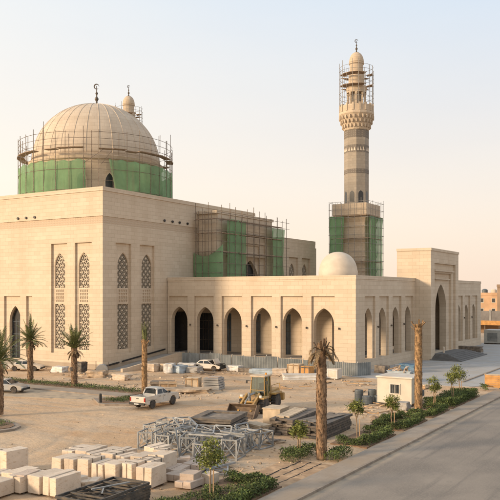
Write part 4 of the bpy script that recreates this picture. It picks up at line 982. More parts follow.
# the long front row of tall blocks, and the row behind it
fr_x = [-31.7, -30.8, -29.85, -28.9, -27.95, -27.0]
for i, x in enumerate(fr_x):
    block(x, 31.75+rnd.uniform(-.15, .15)+.09*i, .80, 1.45, .98+.06*(i % 3), R(rnd.uniform(-5, 5)), 'tall sawn limestone block, %s from the sandy gap in the long front row' % ordn[i], slabs=1+i % 2)
for i, x in enumerate([-33.0, -32.05, -31.1, -30.1, -29.15, -28.2]):
    block(x, 33.7+.14*i+rnd.uniform(-.12, .12), .82, 1.4, .90+.07*(i % 2), R(rnd.uniform(-5, 5)), 'pale limestone block, %s from the sandy gap in the row behind the long front row' % ordn[i], slabs=2-i % 2)
for i, x in enumerate([-34.2, -33.1, -32.0, -30.9]):
    block(x, 35.6+.16*i+rnd.uniform(-.12, .12), .85, 1.3, .62+.1*(i % 2), R(rnd.uniform(-6, 6)), 'low limestone block, %s from the track in the rearmost row of blocks' % ordn[i], slabs=1+i % 2)
block(-26.95, 34.7, 1.05, 1.4, 1.15, R(4), 'large limestone cube standing behind the end of the front block row')
block(-29.6, 37.6, 1.1, 1.5, .8, R(-4), 'wide limestone block at the back of the block store, nearest the lattice frames', slabs=2)
block(-28.3, 36.35, .7, 1.0, .95, R(10), 'slim upright limestone block between the big cube and the flat slabs', slabs=1)
block(-25.8, 32.2, 1.0, 1.5, 1.08, R(6), 'tall limestone block nearest the dark steel frames', slabs=2)
block(-26.7, 33.3, .95, 1.2, 1.1, R(2), 'tall limestone block just behind the one nearest the dark frames', slabs=2)
block(-34.5, 30.3, .75, 1.6, 1.32, R(-2), 'tall narrow limestone block standing alone beside the dirt track', slabs=1)
block(-35.6, 29.8, .95, 1.6, 1.2, R(3), 'limestone block leaning close behind the tall lone block by the track', slabs=1)
# low front-left cluster
for i, (x, y_, a, b, h, l) in enumerate([
    (-31.9, 28.5, .95, 1.8, .80, 'low limestone block at the track end of the nearest cluster'),
    (-30.9, 28.1, .95, 1.9, .85, 'limestone block second in the nearest cluster, with a loose slab on top'),
    (-29.85, 28.5, .9, 1.9, .92, 'limestone block in the middle of the nearest cluster'),
    (-28.85, 28.6, .95, 1.9, .95, 'limestone block of the nearest cluster, against the dark steel frames'),
    (-31.3, 26.3, 1.0, 1.6, .75, 'nearest limestone block of all, low and cut off by the picture edge'),
    (-33.1, 28.0, .95, 1.6, .62, 'short limestone block at the edge of the track, in front of the tall lone block')]):
    block(x, y_, a, b, h, R(rnd.uniform(-4, 4)), l, slabs=1+i % 2)
block(-30.9, 28.0, .7, 1.3, .1, R(12), 'loose pale slab lying on a block of the nearest cluster', z=.86, slabs=1, mat='slab', name='stone_slab', cat='slab')
block(-30.0, 30.25, .9, .6, .12, R(25), 'small flat slab lying on the sand between the block rows', slabs=1, mat='slab', name='stone_slab', cat='slab')
for x, y_, a, b, h, rz, z, l in [
    (-28.45, 30.2, 1.15, 1.1, .34, 20, 0, 'square slab stack lying before the long row, below a thinner slab'),
    (-28.35, 30.15, 1.0, 1.0, .14, 28, .345, 'thin slab laid crooked on the square slab stack before the long row'),
    (-29.0, 29.9, .6, .9, .5, -8, 0, 'broken stone lump beside the crooked slab before the long row'),
    (-26.15, 35.0, 1.15, 1.5, .42, 8, 0, 'flat pink slab pack behind the tall end block'),
    (-25.2, 34.1, 1.2, 1.55, .36, 5, 0, 'low pink slab pack on bare sand, end of the flat slabs'),
    (-25.7, 36.5, 1.2, 1.7, .42, 4, 0, 'flat slab pack nearest the lattice frames'),
    (-27.1, 37.1, .9, 1.0, .36, 14, 0, 'small flat slab pack with a chipped slab on top'),
    (-27.1, 37.1, .6, .7, .16, 40, .365, 'chipped slab lying on the small flat pack'),
    (-23.85, 33.1, 1.05, 1.35, .34, 3, 0, 'pink base slab pack beside the loose grey frames, carrying a smaller block'),
    (-23.95, 33.3, .85, .95, .42, 10, .345, 'smaller cream block sitting on the pink base slab pack'),
    (-23.25, 34.2, .6, .8, .55, -6, 0, 'cream stone block just behind the stacked pair by the loose frames')]:
    block(x, y_, a, b, h, R(rz), l, z=z, slabs=1 if a < 1 else 2, mat='slab' if 'pink' in l or 'flat' in l else 'block', name='stone_slab', cat='slab', group='slabs stored on the sand')

# dark steel frames stack at the picture's lower edge
def frame_stack():
    t = thing('steel_frame_stack', 'stack of dark steel frames lying in front of the stone blocks', 'steel frames', (-25.0, 27.6, 0), R(2))
    for k in range(6):
        m = MB(); z = .08+k*.165; ox, oy = rnd.uniform(-.06, .06), rnd.uniform(-.06, .06); L, W = 2.1, 1.15
        for s in (-1, 1): m.bar((ox-W, oy+s*L, z), (ox+W, oy+s*L, z), .09, .12); m.bar((ox+s*W, oy-L, z), (ox+s*W, oy+L, z), .09, .12)
        for yy in (-1.2, 0, 1.2): m.bar((ox-W, oy+yy, z), (ox+W, oy+yy, z), .06, .08)
        m.bar((ox-W, oy-1.2, z), (ox+W, oy+0, z), .05); m.bar((ox-W, oy+1.2, z), (ox+W, oy+2.1, z), .05)
        m.build('frame', 'darksteel', t)
    m = MB(); m.bar((-.3, -.6, 1.03), (.5, 1.3, 1.06), .12, .05); m.bar((.6, -.9, 1.03), (.1, -.2, 1.04), .07, .05); m.build('loose_bar', 'galv', t)
    return t
frame_stack()

# galvanised lattice frames
def make_truss(L=1.5, W=1.0, H=1.2):
    t = thing('lattice_frame', 'x', 'steel frame', (0, 0, 0), 0, 'galvanised lattice frames standing on the sand'); r = .05
    for x in (-W/2, W/2):
        for y_ in (-L/2, L/2): m = MB(); m.bar((x, y_, 0), (x, y_, H), .095); m.build('upright', 'galv', t)
    for z in (.05, H-.05):
        m = MB()
        for s in (-1, 1): m.bar((-W/2+.045, s*L/2, z), (W/2-.045, s*L/2, z), .075); m.bar((s*W/2, -L/2+.045, z), (s*W/2, L/2-.045, z), .075)
        m.build('rail', 'galv', t)
    m = MB()
    for s in (-1, 1):
        m.bar((-W/2, s*L/2, .1), (W/2, s*L/2, H-.1), .05); m.bar((W/2, s*(L/2-.01), .1), (-W/2, s*(L/2-.01), H-.1), .05)
        m.bar((s*W/2, -L/2, .1), (s*W/2, 0, H-.1), .05); m.bar((s*W/2, 0, H-.1), (s*W/2, L/2, .1), .05)
    m.build('brace', 'galv', t)
    return t
tproto = make_truss()
rows = [('front', [(-32.3, 40.1, 16), (-30.6, 40.0, 4), (-28.5, 39.6, 22), (-26.9, 39.3, -4), (-25.7, 40.4, 10)]),
        ('middle', [(-33.3, 42.0, 4), (-31.5, 41.8, 24), (-29.8, 41.4, -8), (-28.0, 41.2, 30), (-26.3, 42.2, 12), (-25.9, 44.1, -6)]),
        ('back', [(-33.6, 43.8, 12), (-32.0, 43.3, -6), (-30.5, 42.9, 18), (-28.5, 42.9, 40), (-27.4, 43.9, 5)])]
first = True
for rn, items in rows:
    for i, (x, y_, a) in enumerate(items):
        lb = 'grey lattice frame in the %s row, %s from the stone block end' % (rn, ordn[i])
        sc = (1, rnd.uniform(.9, 1.15), rnd.uniform(.9, 1.12))
        if first: tproto.location = (x, y_, -.03); tproto.rotation_euler = (0, 0, R(a)); tproto['label'] = lb; first = False
        else: dup(tproto, (x, y_, -.03), R(a), lb, sc)
XTRA = [(-29.4, 40.3, .75, 60, 70), (-27.6, 41.9, .8, 15, 64), (-31.9, 42.6, .8, -20, 68), (-26.7, 43.4, .8, 80, 66), (-30.0, 42.4, .85, 120, 60)]
def loose_truss(loc, rz, label, L=2.4, W=1.2, tilt=(0, 0)):
    m = MB()
    for s in (-1, 1): m.bar((s*W/2, -L/2, 0), (s*W/2, L/2, 0), .1); m.bar((-W/2+.05, s*L/2, 0), (W/2-.05, s*L/2, 0), .09)
    m.bar((-W/2, -L/2, 0), (W/2, 0, 0), .05); m.bar((W/2, 0, 0), (-W/2, L/2, 0), .05); m.bar((-W/2, 0, .0), (W/2, 0, 0), .06)
    o = m.build('loose_truss', 'galv'); o.location = loc; o.rotation_euler = (tilt[0], tilt[1], rz); tag(o, label, 'steel frame', 'flat grey steel frames')
loose_truss((-25.6, 37.0, .05), R(15), 'flat grey frame lying on the sand beside the slab packs')
loose_truss((-25.3, 37.6, .16), R(-12), 'flat grey frame lying crosswise over another beside the slabs')
loose_truss((-24.6, 36.9, .07), R(32), 'flat grey frame lying on the sand nearest the roadside sapling')
loose_truss((-28.6, 41.4, 1.34), R(30), 'loose grey frame thrown across the middle lattice frames', tilt=(.06, .1))
loose_truss((-26.4, 42.2, 1.34), R(75), 'loose grey frame lying over the lattice frames near the dark tray stack', tilt=(-.05, -.08))
loose_truss((-31.6, 43.2, 1.36), R(50), 'loose grey frame lying over the lattice frames at the stone block end', tilt=(.08, 0))
loose_truss((-27.4, 40.2, 1.34), R(100), 'loose grey frame on top of the front lattice frames', tilt=(0, .07))

for i, (x, y_, z, a, tl) in enumerate(XTRA):
    loose_truss((x, y_, z), R(a), ['grey frame leaning steeply among the front lattice frames', 'grey frame leaning between the middle lattice frames, tray side', 'grey frame leaning between the lattice frames at the block end', 'grey frame leaning among the lattice frames, road side', 'grey frame leaning in the heart of the lattice frames'][i], L=1.7, W=1.2, tilt=(R(tl), 0))
# formwork tray stack
t = thing('formwork_stack', 'square stack of dark weathered formwork trays behind the lattice frames', 'formwork', (-30.9, 46.6, 0), R(14))
for k in range(6):
    m = MB(); z = .06+k*.215; a = 1.62+rnd.uniform(-.07, .05); b = 2.0+rnd.uniform(-.07, .05); m.box(-a, a, -b, b, z, z+.13); m.box(-a+.14, a-.14, -b+.14, b-.14, z-.055, z-.001); m.build('tray', 'formply', t)
m = MB(); z = .06+6*.215-.064
m.wall(lambda u, v, d_: (u, v, z+d_), rect(-1.6, 1.6, -1.95, 1.95), [rect(-1.0, 1.1, -1.2, 1.4)], 0, .16); m.box(-.98, 1.08, -1.18, 1.38, z, z+.03); m.build('rim', 'formply', t)

# plank / panel stacks
def plank_stack(label, loc, rz, L, W, rows_, hh, mat, jitter=.12, name='plank_stack', gap=.02, cols=4):
    t = thing(name, label, 'plank stack', loc, rz)
    for k in range(rows_):
        m = MB()
        for c in range(cols):
            w0 = W/cols; dy = rnd.uniform(-jitter, jitter); dl = rnd.uniform(-jitter*2, 0)
            m.box(-W/2+c*w0+.01, -W/2+(c+1)*w0-.01, -L/2+dy, L/2+dy+dl, k*hh, k*hh+hh-gap)
        m.build('plank', mat if not isinstance(mat, (list, tuple)) else mat[k % len(mat)], t)
    return t
plank_stack('high stack of long dark planks with pale top boards, beside the yellow loader', (-27.1, 51.9, 0), R(6), 6.2, 1.9, 7, .17, ('oldwood', 'formply', 'oldwood'), .35)
plank_stack('pale boards lying on top of the high dark plank stack', (-27.35, 51.6, 1.2), R(9), 4.8, 1.1, 1, .13, 'ply', .3, cols=3, name='board_pile')
plank_stack('lower wide stack of dark panels at the foot of the thick bare palm', (-24.5, 51.4, 0), R(3), 5.4, 2.3, 6, .18, ('darksteel', 'oldwood', 'darksteel'), .22, cols=2, name='panel_stack')
plank_stack('grey boards slanting on the low dark panel stack', (-24.7, 51.2, 1.09), R(-6), 4.6, 1.5, 1, .07, 'formply', .3, cols=3, name='board_pile')
plank_stack('short pile of cream boards between lattice frames and dark planks', (-28.9, 48.7, 0), R(70), 2.1, 1.1, 4, .17, 'ply', .14)
plank_stack('bundle of pale beams lying behind the lattice frames', (-30.2, 47.6, 0), R(62), 2.9, .8, 3, .22, 'ply', .18)
# big plywood box behind the planks
t = thing('plywood_crate', 'plain tan plywood crate behind the dark plank stack', 'crate', (-29.3, 52.4, -.02), R(6))
m = MB(); m.box(-.75, .75, -.95, .95, .1, 1.35); m.build('box', 'ply', t, bevel=.02)
m = MB()
for s in (-1, 1): m.box(s*.55-.06, s*.55+.06, -.96, .96, 0, .098)
m.build('skid', 'oldwood', t)
m = MB(); m.box(-.80, .80, -1.0, 1.0, 1.352, 1.42); m.build('lid', 'ply', t)

# ------------------------------------------------------------------ site cabin
cb = thing('site_cabin', 'small cream site cabin with one barred window', 'cabin', (-24.75, 68.2, 0), R(2))
L, W, H = 3.0, 3.3, 2.55
m = MB(); fr1 = lambda u, v, d_: (u, -L/2+d_, v); fr2 = lambda u, v, d_: (W/2-d_, u, v)
m.wall(fr1, rect(-W/2, W/2, .22, H), [rect(-.38, .52, 1.15, 2.0)], 0, .1); m.wall(fr2, rect(-L/2+.1, L/2, .22, H), [], 0, .1)
m.box(-W/2, -W/2+.1, -L/2+.1, L/2, .22, H); m.box(-W/2+.1, W/2-.1, L/2-.1, L/2, .22, H); m.box(-W/2+.1, W/2-.1, -L/2+.1, L/2-.1, .22, .32); m.build('wall', 'cream', cb)
m = MB(); m.box(-W/2-.12, W/2+.12, -L/2-.12, L/2+.12, H+.002, H+.16); m.build('roof', 'white', cb, bevel=.03)
m = MB(); m.wall(fr1, rect(-.46, .60, 1.07, 2.08), [rect(-.36, .50, 1.17, 1.98)], -.05, .06); m.box(.05, .09, -L/2-.03, -L/2+.03, 1.17, 1.98); wn_o = m.build('window', 'white', cb)
m = MB(); m.box(-.37, .51, -L/2+.04, -L/2+.06, 1.16, 1.99); m.build('pane', 'glass', wn_o)
m = MB()
for k in range(6): x = -.28+k*.14; m.bar((x, -L/2-.06, 1.15), (x, -L/2-.06, 2.0), .02)
m.build('bars', 'galv', wn_o)
m = MB()
for s in (-1, 1): m.box(-W/2, W/2, s*1.2-.1, s*1.2+.1, 0, .22)
m.build('skid', 'darksteel', cb)
m = MB(); m.box(W/2+.001, W/2+.05, -.6, .3, .3, 2.25); dd_ = m.build('door', 'cream', cb); m = MB(); m.box(W/2+.051, W/2+.1, .12, .2, 1.2, 1.3); m.build('handle', 'black', dd_)
m = MB(); m.box(W/2+.001, W/2+.4, .6, 1.3, .75, 1.3); m.build('air_conditioner', 'drum', cb, bevel=.02)

# ------------------------------------------------------------------ small site goods
def wrapped(loc, rz, half, label, mat, name='wrapped_bundle', seed=0, cat='bundle', amp=.14):
    bm = bmesh.new(); bmesh.ops.create_cube(bm, size=2); bmesh.ops.subdivide_edges(bm, edges=bm.edges[:], cuts=6, use_grid_fill=True)
    for v in bm.verts:
        p = v.co; k = .80+.2/ max(.4, math.sqrt((abs(p.x)**6+abs(p.y)**6+abs(p.z)**6)**(1/3)))
        n_ = noise.noise((p.x*1.4+seed, p.y*1.4, p.z*1.4))*amp+noise.noise((p.x*3.4+seed, p.y*3.4, p.z*3.4))*amp*.4
        q = p*k*(1+n_); v.co = Vector((q.x*half[0], q.y*half[1], (q.z+1)*half[2]))
        if p.z < -.99: v.co.z = 0
    me = bpy.data.meshes.new(name); bm.to_mesh(me); bm.free(); me.materials.append(M[mat])
    o = bpy.data.objects.new(name, me); COL.objects.link(o); o.location = loc; o.rotation_euler = (0, 0, rz); tag(o, label, cat); return o
wrapped((-63.8, 79.6, -.03), R(10), (.95, 1.0, .52), 'cream wrapped block heap at the foot of the ramp', 'block', seed=1)
wrapped((-62.0, 81.2, -.03), R(0), (.8, 1.0, .5), 'tan wrapped bundle beside the cream heap at the ramp', 'ply', seed=2)
wrapped((-60.4, 79.2, -.03), R(20), (.62, .9, .62), 'white sacked bundle standing between tan and grey bundles', 'tarpw', seed=3)
wrapped((-59.3, 80.0, -.03), R(-8), (.8, .9, .5), 'pale blue sheeted bundle near the old white car', 'tarpb', seed=4)
wrapped((-57.6, 81.0, -.03), R(5), (.85, .8, .4), 'grey covered stack just in front of the old white car', 'concrete', seed=5)
wrapped((-60.2, 82.8, -.03), R(14), (1.3, .7, .5), 'long white sheet thrown over goods behind the blue bundle', 'tarpw', seed=6)
for i, (x, y_, hx, hy, hz, l, mt) in enumerate([
    (-54.2, 85.6, .95, .7, .38, 'crumpled white tarpaulin along the hoarding, next to the old car', 'tarpw'),
    (-52.2, 85.2, 1.0, .5, .28, 'brown sheeted heap along the hoarding, second from the old car', 'formply'),
    (-49.4, 84.9, 1.7, .8, .3, 'wide pale blue tarpaulin spread before the light hoarding panels', 'tarpb'),
    (-46.8, 84.7, .9, .7, .4, 'cream rubble bag heap before the hoarding, beside the tan crate', 'block'),
    (-42.0, 81.6, 2.3, .8, .32, 'long white sheet lying behind the yellow loader', 'tarpw')]):
    wrapped((x, y_, -.03), R(8*i), (hx, hy, hz), l, mt, seed=10+i)
def crate(loc, rz, half, label, mat='ply', name='timber_crate', slat='wood'):
    t = thing(name, label, 'crate', loc, rz); a, b, h = half
    m = MB(); m.box(-a, a, -b, b, .08, 2*h); m.build('box', mat, t, bevel=.02)
    m = MB()
    for s in (-1, 1):
        for x in (-a*.9, 0, a*.9): m.box(x-.06, x+.06, s*(b+.016)-.015, s*(b+.016)+.015, .08, 2*h)
        for z in (.2, 2*h-.12): m.box(-a, a, s*(b+.046)-.013, s*(b+.046)+.013, z-.06, z+.06)
    for s in (-1, 1): m.box(s*a*.7-.07, s*a*.7+.07, -b, b, 0, .078)
    m.build('batten', slat, t); return t
crate((-44.9, 85.4, -.03), R(4), (.85, .7, .72), 'tan box crate before the hoarding behind the loader')
crate((-43.1, 85.2, -.03), R(-6), (.7, .6, .62), 'orange crate standing beside the tan box crate at the hoarding', 'orangebox', slat='oldwood')
crate((-39.4, 84.0, -.03), R(3), (1.3, .7, .62), 'white box container on the sand below the arcade corner', 'white', slat='tarpw', name='white_container')
# timber crates and grey stack in the middle of the sand
crate((-50.0, 65.3, -.03), R(38), (1.0, .6, .42), 'long orange timber crate on the sand beyond the pickup', 'wood', slat='ply')
crate((-48.1, 67.4, -.03), R(20), (.75, .65, .62), 'taller cream crate beside the grey concrete stack', 'ply')
wrapped((-52.2, 67.2, -.03), R(30), (1.3, .7, .30), 'brown sheeted pile of boards behind the pickup', 'formply', seed=31)
t = thing('concrete_stack', 'grey stack of concrete slabs standing alone mid yard', 'slab stack', (-45.9, 68.2, -.02), R(12))
for k in range(5):
    m = MB(); z = k*.26; ox = rnd.uniform(-.1, .1); m.box(-.9+ox, .9+ox, -.9, .9, z, z+.22); m.build('slab', 'concrete', t, bevel=.02)
m = MB(); m.box(-.5, .7, -.6, .7, 1.28, 1.38); m.build('top_slab', 'slab', t)
wrapped((-47.0, 64.4, -.03), R(30), (2.6, 1.1, .22), 'low heap of sand and broken slabs in front of the crates', 'rubble', 'rubble_heap', seed=33, cat='heap', amp=.3)

# drums, planks, wheelbarrow beyond the thick palm
def drum(loc, label, r=.42, h=1.15, mat='drum'):
    t = thing('drum', label, 'drum', loc, 0, 'slate grey drums on the sand')
    m = MB(); m.lathe([(r*.96, 0), (r, .04), (r, h*.32), (r*1.04, h*.34), (r, h*.36), (r, h*.65), (r*1.04, h*.67), (r, h*.69), (r, h-.04), (r*.96, h), (r*.9, h), (r*.9, h-.03)], 20); m.build('barrel', mat, t)
    m = MB(); m.lathe([(.06, 0), (.06, .05)], 8, (r*.5, 0, h-.03)); m.build('bung', 'black', t); return t
drum((-28.6, 67.6, -.02), 'tall slate drum, nearer the thick palm of the upright pair')
drum((-27.6, 68.5, -.02), 'tall slate drum, nearer the site cabin of the upright pair')
drum((-27.3, 66.6, -.02), 'short pale topped drum in front of the upright pair', .5, .75)
drum((-26.4, 67.2, -.02), 'short dark drum beside the pale topped one', .42, .8)
def planks(label, loc, n, L, spread, seed, mat='wood'):
    rr = random.Random(seed); t = thing('plank_pile', label, 'plank pile', loc, 0)
    for i in range(n):
        m = MB(); a = rr.uniform(0, 3.14); x, y_ = rr.gauss(0, spread), rr.gauss(0, spread*.6); l = L*rr.uniform(.5, 1)
        m.obox((x, y_, .08+.05*i), (l/2, .1, .03), a, 0, rr.uniform(-.05, .05)); m.build('plank', mat if rr.random() > .3 else 'ply', t)
planks('scattered pile of bare planks between drums and site cabin', (-25.2, 66.4, -.03), 9, 2.4, .9, 3)
planks('jumble of tan boards behind the hedges below the site cabin', (-23.6, 60.2, -.03), 8, 2.6, 1.0, 5)
planks('planks lying flat below the drums', (-26.0, 62.6, -.03), 5, 2.6, 1.0, 6)
planks('dusty planks lying in front of the dark panel stack', (-26.3, 45.8, -.03), 4, 2.2, .8, 8, 'oldwood')
crate((-24.9, 68.0-1.0+3.3, -.03), R(4), (.5, .5, .55), 'small tan crate half hidden beside the site cabin', 'ply')
crate((-29.6, 79.2, -.03), R(6), (1.1, .7, .28), 'low orange pallet crate in front of the blue skip', 'orangebox', slat='ply')
crate((-26.9, 80.6, -.03), R(-3), (.9, .6, .22), 'low pale pallet crate behind the site cabin roof', 'ply')
b_ = wrapped((-23.2, 65.0, -.03), R(0), (.5, .6, .36), 'grey tub shaped bag at the cabin corner', 'concrete', seed=41)
# pale blue skip heaped with timber by the hoarding end
sk = thing('builders_skip', 'pale blue skip heaped with broken timber at the end of the hoarding', 'skip', (-30.8, 85.2, .0), R(6))
m = MB(); lo = [(-1.1, -.75), (1.1, -.75), (1.1, .75), (-1.1, .75)]
def lp(s, z, sy=1): return [(x*s, y_*sy, z) for x, y_ in lo]
m.loft([lp(.75, .05), lp(1.25, 1.25, 1.08), lp(1.32, 1.27, 1.14), lp(1.32, 1.34, 1.14), lp(1.18, 1.34, 1.0), lp(.8, .5, .9)]); m.build('bin', 'tarpb', sk)
rr = random.Random(4)
for i in range(12):
    m = MB(); m.obox((rr.uniform(-.9, .9), rr.uniform(-.5, .5), 1.2+rr.uniform(0, .5)), (rr.uniform(.3, .8), .09, .05), rr.uniform(0, 3), 0, rr.uniform(-.7, .7)); m.build('waste_timber', 'wood' if i % 2 else 'slab', sk)
for s in (-1, 1):
    m = MB(); m.tube((s*1.3, -.9, .9), (s*1.3, -.7, .9), .07, 8); m.tube((s*1.3, .9, .9), (s*1.3, .7, .9), .07, 8); m.build('lug', 'darksteel', sk)
wrapped((-33.4, 96.2, 0), R(70), (.75, 1.3, .55), 'blue sheeted bundle on the paving before the side arcade', 'blue', seed=51)
wrapped((-36.2, 93.4, 0), R(70), (.6, .9, .5), 'brown bundle at the foot of the first side arch', 'formply', seed=52)
wrapped((-35.4, 98.8, 0), R(70), (.6, 1.0, .35), 'grey sheet on the paving behind the blue bundle', 'tarpw', seed=53)
wrapped((-35.8, 134.8, .02), R(80), (.7, 2.2, .5), 'low brown planter heap at the foot of the far arcade', 'formply', seed=54)
# orange timber planter on the road edge
pn = thing('timber_screen', 'orange timber panel screen standing at the road edge beside a small shrub', 'screen', (-18.9, 83.2, .135))
m = MB()
for x in (-1.5, -.1, 1.3, 2.6): m.box(x-.06, x+.06, -.08, .08, 0, 1.5)
m.build('post', 'wood', pn)
m = MB()
for k in range(6): m.box(-1.5, 2.6, -.12, -.085, .14+k*.22, .14+k*.22+.205)
m.build('panel', 'orangebox', pn)
m = MB(); m.box(-1.6, 2.7, -.16, .12, 1.502, 1.56); m.build('cap_rail', 'ply', pn)
# air handling box by the far arcade end
ac = thing('machine_container', 'pale grey machine container at the end of the far arcade', 'container', (-37.2, 159.6, 0), R(0))
m = MB(); m.box(-1.7, 1.7, -2.2, 2.2, .2, 2.9); m.build('casing', 'acgrey', ac, bevel=.04)
m = MB()
for k in range(8): m.box(-1.0, 1.0, -2.24, -2.201, .6+k*.22, .72+k*.22)
m.build('louvre', 'drum', ac)
m = MB(); m.box(1.701, 1.74, -1.8, -.2, .3, 2.7); m.box(1.701, 1.74, .0, 1.6, .3, 2.7); m.build('door', 'acgrey', ac)
m = MB(); m.box(-1.7, 1.7, -2.0, -1.7, 0, .2); m.box(-1.7, 1.7, 1.7, 2.0, 0, .2); m.build('skid', 'darksteel', ac)

# ================================================================== BACKGROUND TOWN
def house(label, x, y_, a, b, h, mat, win, seed, tanks=2, group='houses beyond the mosque'):
    rr = random.Random(seed); t = thing('flat_roofed_house', label, 'house', (x, y_, 0), R(rr.uniform(-8, 8)), group)
    m = MB(); m.box(-a, a, -b, b, 0, h); m.build('wall', mat, t)
    m = MB(); 
    for s in (-1, 1): m.box(-a-.05, a+.05, s*b-.15, s*b+.15, h+.002, h+.8); m.box(s*a-.15, s*a+.15, -b+.16, b-.16, h+.002, h+.8)
    m.build('parapet', mat, t)
    for fl in range(int(h//3.2)):
        for k in range(win):
            u = -a+(k+.5)*2*a/win
            m = MB(); m.box(u-.6, u+.6, -b-.06, -b-.001, fl*3.2+1.0, fl*3.2+2.5); fo = m.build('window', 'cream', t); m = MB(); m.box(u-.48, u+.48, -b-.09, -b-.061, fl*3.2+1.12, fl*3.2+2.38); m.build('pane', 'dark', fo)
        for k in range(2):
            u = -b+(k+.5)*b
            m = MB(); m.box(a+.001, a+.06, u-.6, u+.6, fl*3.2+1.0, fl*3.2+2.5); m.build('window', 'dark', t)
    for k in range(tanks):
        m = MB(); m.lathe([(.9, 0), (.95, .1), (.95, 1.7), (.5, 2.0), (.2, 2.05)], 14, (rr.uniform(-a+1.2, a-1.2), rr.uniform(-b+1.2, b-1.2), h)); m.build('water_tank', 'whitedome' if k % 2 == 0 else 'drum', t, smooth=False)
    return t
house('ochre two storey house with roof tanks just past the far arcade', -58, 248, 7.5, 6, 9.8, 'tanhouse', 4, 1, 4)
house('taller brown house at the picture edge beside the ochre one', -48.5, 240, 6, 6, 12.3, 'brownhouse', 3, 2, 1)
house('pale flat house beyond the brown one along the road', -33, 262, 7, 6, 8.0, 'tanhouse', 3, 3, 2)
house('grey house hidden far behind the gate', -85, 262, 9, 7, 7.5, 'brownhouse', 4, 4, 2)
gw = thing('boundary_wall', 'long grey block boundary wall before the ochre houses', 'wall', (-48, 226, 0), 0)
m = MB(); m.box(-30, 26, -.2, .2, 0, 5.2); m.build('panel', 'greywall', gw)
m = MB()
for k in range(15): m.box(-30+k*4-.3, -30+k*4+.3, -.3, .3, 0, 5.6)
m.build('pier', 'concrete', gw)
sh_ = thing('open_shed', 'long low shed with orange fascia and dark open front', 'shed', (-47, 205, 0), 0)
m = MB(); m.box(-14, 16, 2.0, 2.3, 0, 2.4); m.build('back_wall', 'brownhouse', sh_)
m = MB(); m.box(-14, 16, -2.6, 2.4, 2.6, 2.9); m.build('roof', 'tanhouse', sh_)
m = MB(); m.box(-14, 16, -2.75, -2.61, 2.0, 3.2); m.build('fascia', 'orangebox', sh_)
m = MB()
for k in range(9): m.box(-14+k*3.7, -13.8+k*3.7, -2.5, -2.3, 0, 2.6)
m.build('post', 'oldwood', sh_)

# ================================================================== PLANTS
def leaf_quads(mb, c, size, rr, up=.3):
    d_ = Vector((rr.gauss(0, 1), rr.gauss(0, 1), rr.gauss(up, .8))).normalized(); s = d_.cross(Vector((rr.gauss(0, 1), rr.gauss(0, 1), rr.gauss(0, 1)))).normalized()
    c = Vector(c); l = size*rr.uniform(.7, 1.3); w_ = l*.42; n = len(mb.v)
    mb.v += [tuple(c), tuple(c+d_*l*.5+s*w_*.5), tuple(c+d_*l), tuple(c+d_*l*.5-s*w_*.5)]; mb.f.append((n, n+1, n+2, n+3))
def hedge(label, segs, seed, h=.55, wd=.42, dens=800, name='hedge', mat='leaf', size=.13, group='clipped hedges of the roadside beds'):
    rr = random.Random(seed); m = MB()
    for (x0, y0, x1, y1) in segs:
        L = math.hypot(x1-x0, y1-y0); n = int(L*dens)
        for _ in range(n):
            t_ = rr.random(); hh = h*(.8+.45*noise.noise((x0*.7+t_*L*.8, y0, seed)))+.04
            o = rr.uniform(-1, 1); z = hh*rr.random()**.6; k = wd*math.sqrt(max(.05, 1-(z/hh-.35)**2*.9))
            if rr.random() < .35 and abs(o) < .6 and z < hh*.7: continue
            x = x0+(x1-x0)*t_; y_ = y0+(y1-y0)*t_; nx_, ny_ = -(y1-y0)/max(L, .01), (x1-x0)/max(L, .01)
            leaf_quads(m, (x+nx_*o*k, y_+ny_*o*k, z), size, rr)
    o = m.build(name, mat, None, recalc=False); return tag(o, label, 'hedge', group)
def bed(x0, x1, y0, y1): 
    m = MB(); m.prism([(x0, y0), (x1, y0), (x1, y1), (x0, y1)], lambda a, b: (a, b, -.2), lambda a, b: (a, b, .045)); return struct('planting_soil', m, 'soil')
def boxhedge(label, x0, x1, y0, y1, seed, h=.55, close=False, dens=800, inner=True):
    bed(x0, x1, y0, y1); i = .4
    segs = [(x1-i, y0+i, x1-i, y1-i), (x0+i, y1-i, x1-i, y1-i), (x0+i, y0+i, x1-i, y0+i)]
    if close: segs.append((x0+i, y0+i, x0+i, y1-i))
    hedge(label, segs, seed, h, dens=dens)
boxhedge('hedge bed at the lower edge of the picture, beside the nearest sapling', -23.2, -19.55, 28.5, 35.6, 1, .62, dens=1100)
hedge('loose dark shrubs filling the nearest roadside bed', [(-22.6, 29.5, -20.8, 34.6), (-22.4, 33, -21, 31)], 61, .42, .5, 260, name='shrubs')
hedge('bushy low shrubs on the yard side of the thick bare palm', [(-22.2, 41.0, -21.9, 44.4)], 2, .7, .6, 700, name='shrubs')
hedge('bushy low shrubs between the thick bare palm and the footpath', [(-20.0, 42.6, -19.9, 45.0)], 72, .7, .5, 700, name='shrubs')
hedge('small dark shrub clump beside the second sapling', [(-23.2, 42.3, -22.6, 43.4)], 62, .55, .45, 520, name='shrubs')
boxhedge('square hedge bed round the third sapling, before the dark panels', -22.3, -19.55, 47.6, 53.2, 3, .62)
boxhedge('hedge bed just in front of the site cabin', -22.4, -19.55, 54.8, 60.6, 4, .62, close=True)
boxhedge('hedge bed behind the slim bare palm, below the cabin', -22.2, -19.55, 61.9, 67.0, 5, .62)
boxhedge('long dark hedge bed farthest up the footpath', -22.8, -19.55, 68.0, 77.5, 6, .85, dens=1000)
hedge('thick inner shrubs of the farthest hedge bed', [(-21.8, 68.8, -21.6, 76.6), (-21.0, 69, -20.8, 76.6)], 66, .8, .6, 420, name='shrubs')
hedge('round shrub beside the orange timber screen', [(-20.6, 82.4, -20.2, 82.8)], 67, .95, .55, 900, name='shrub')
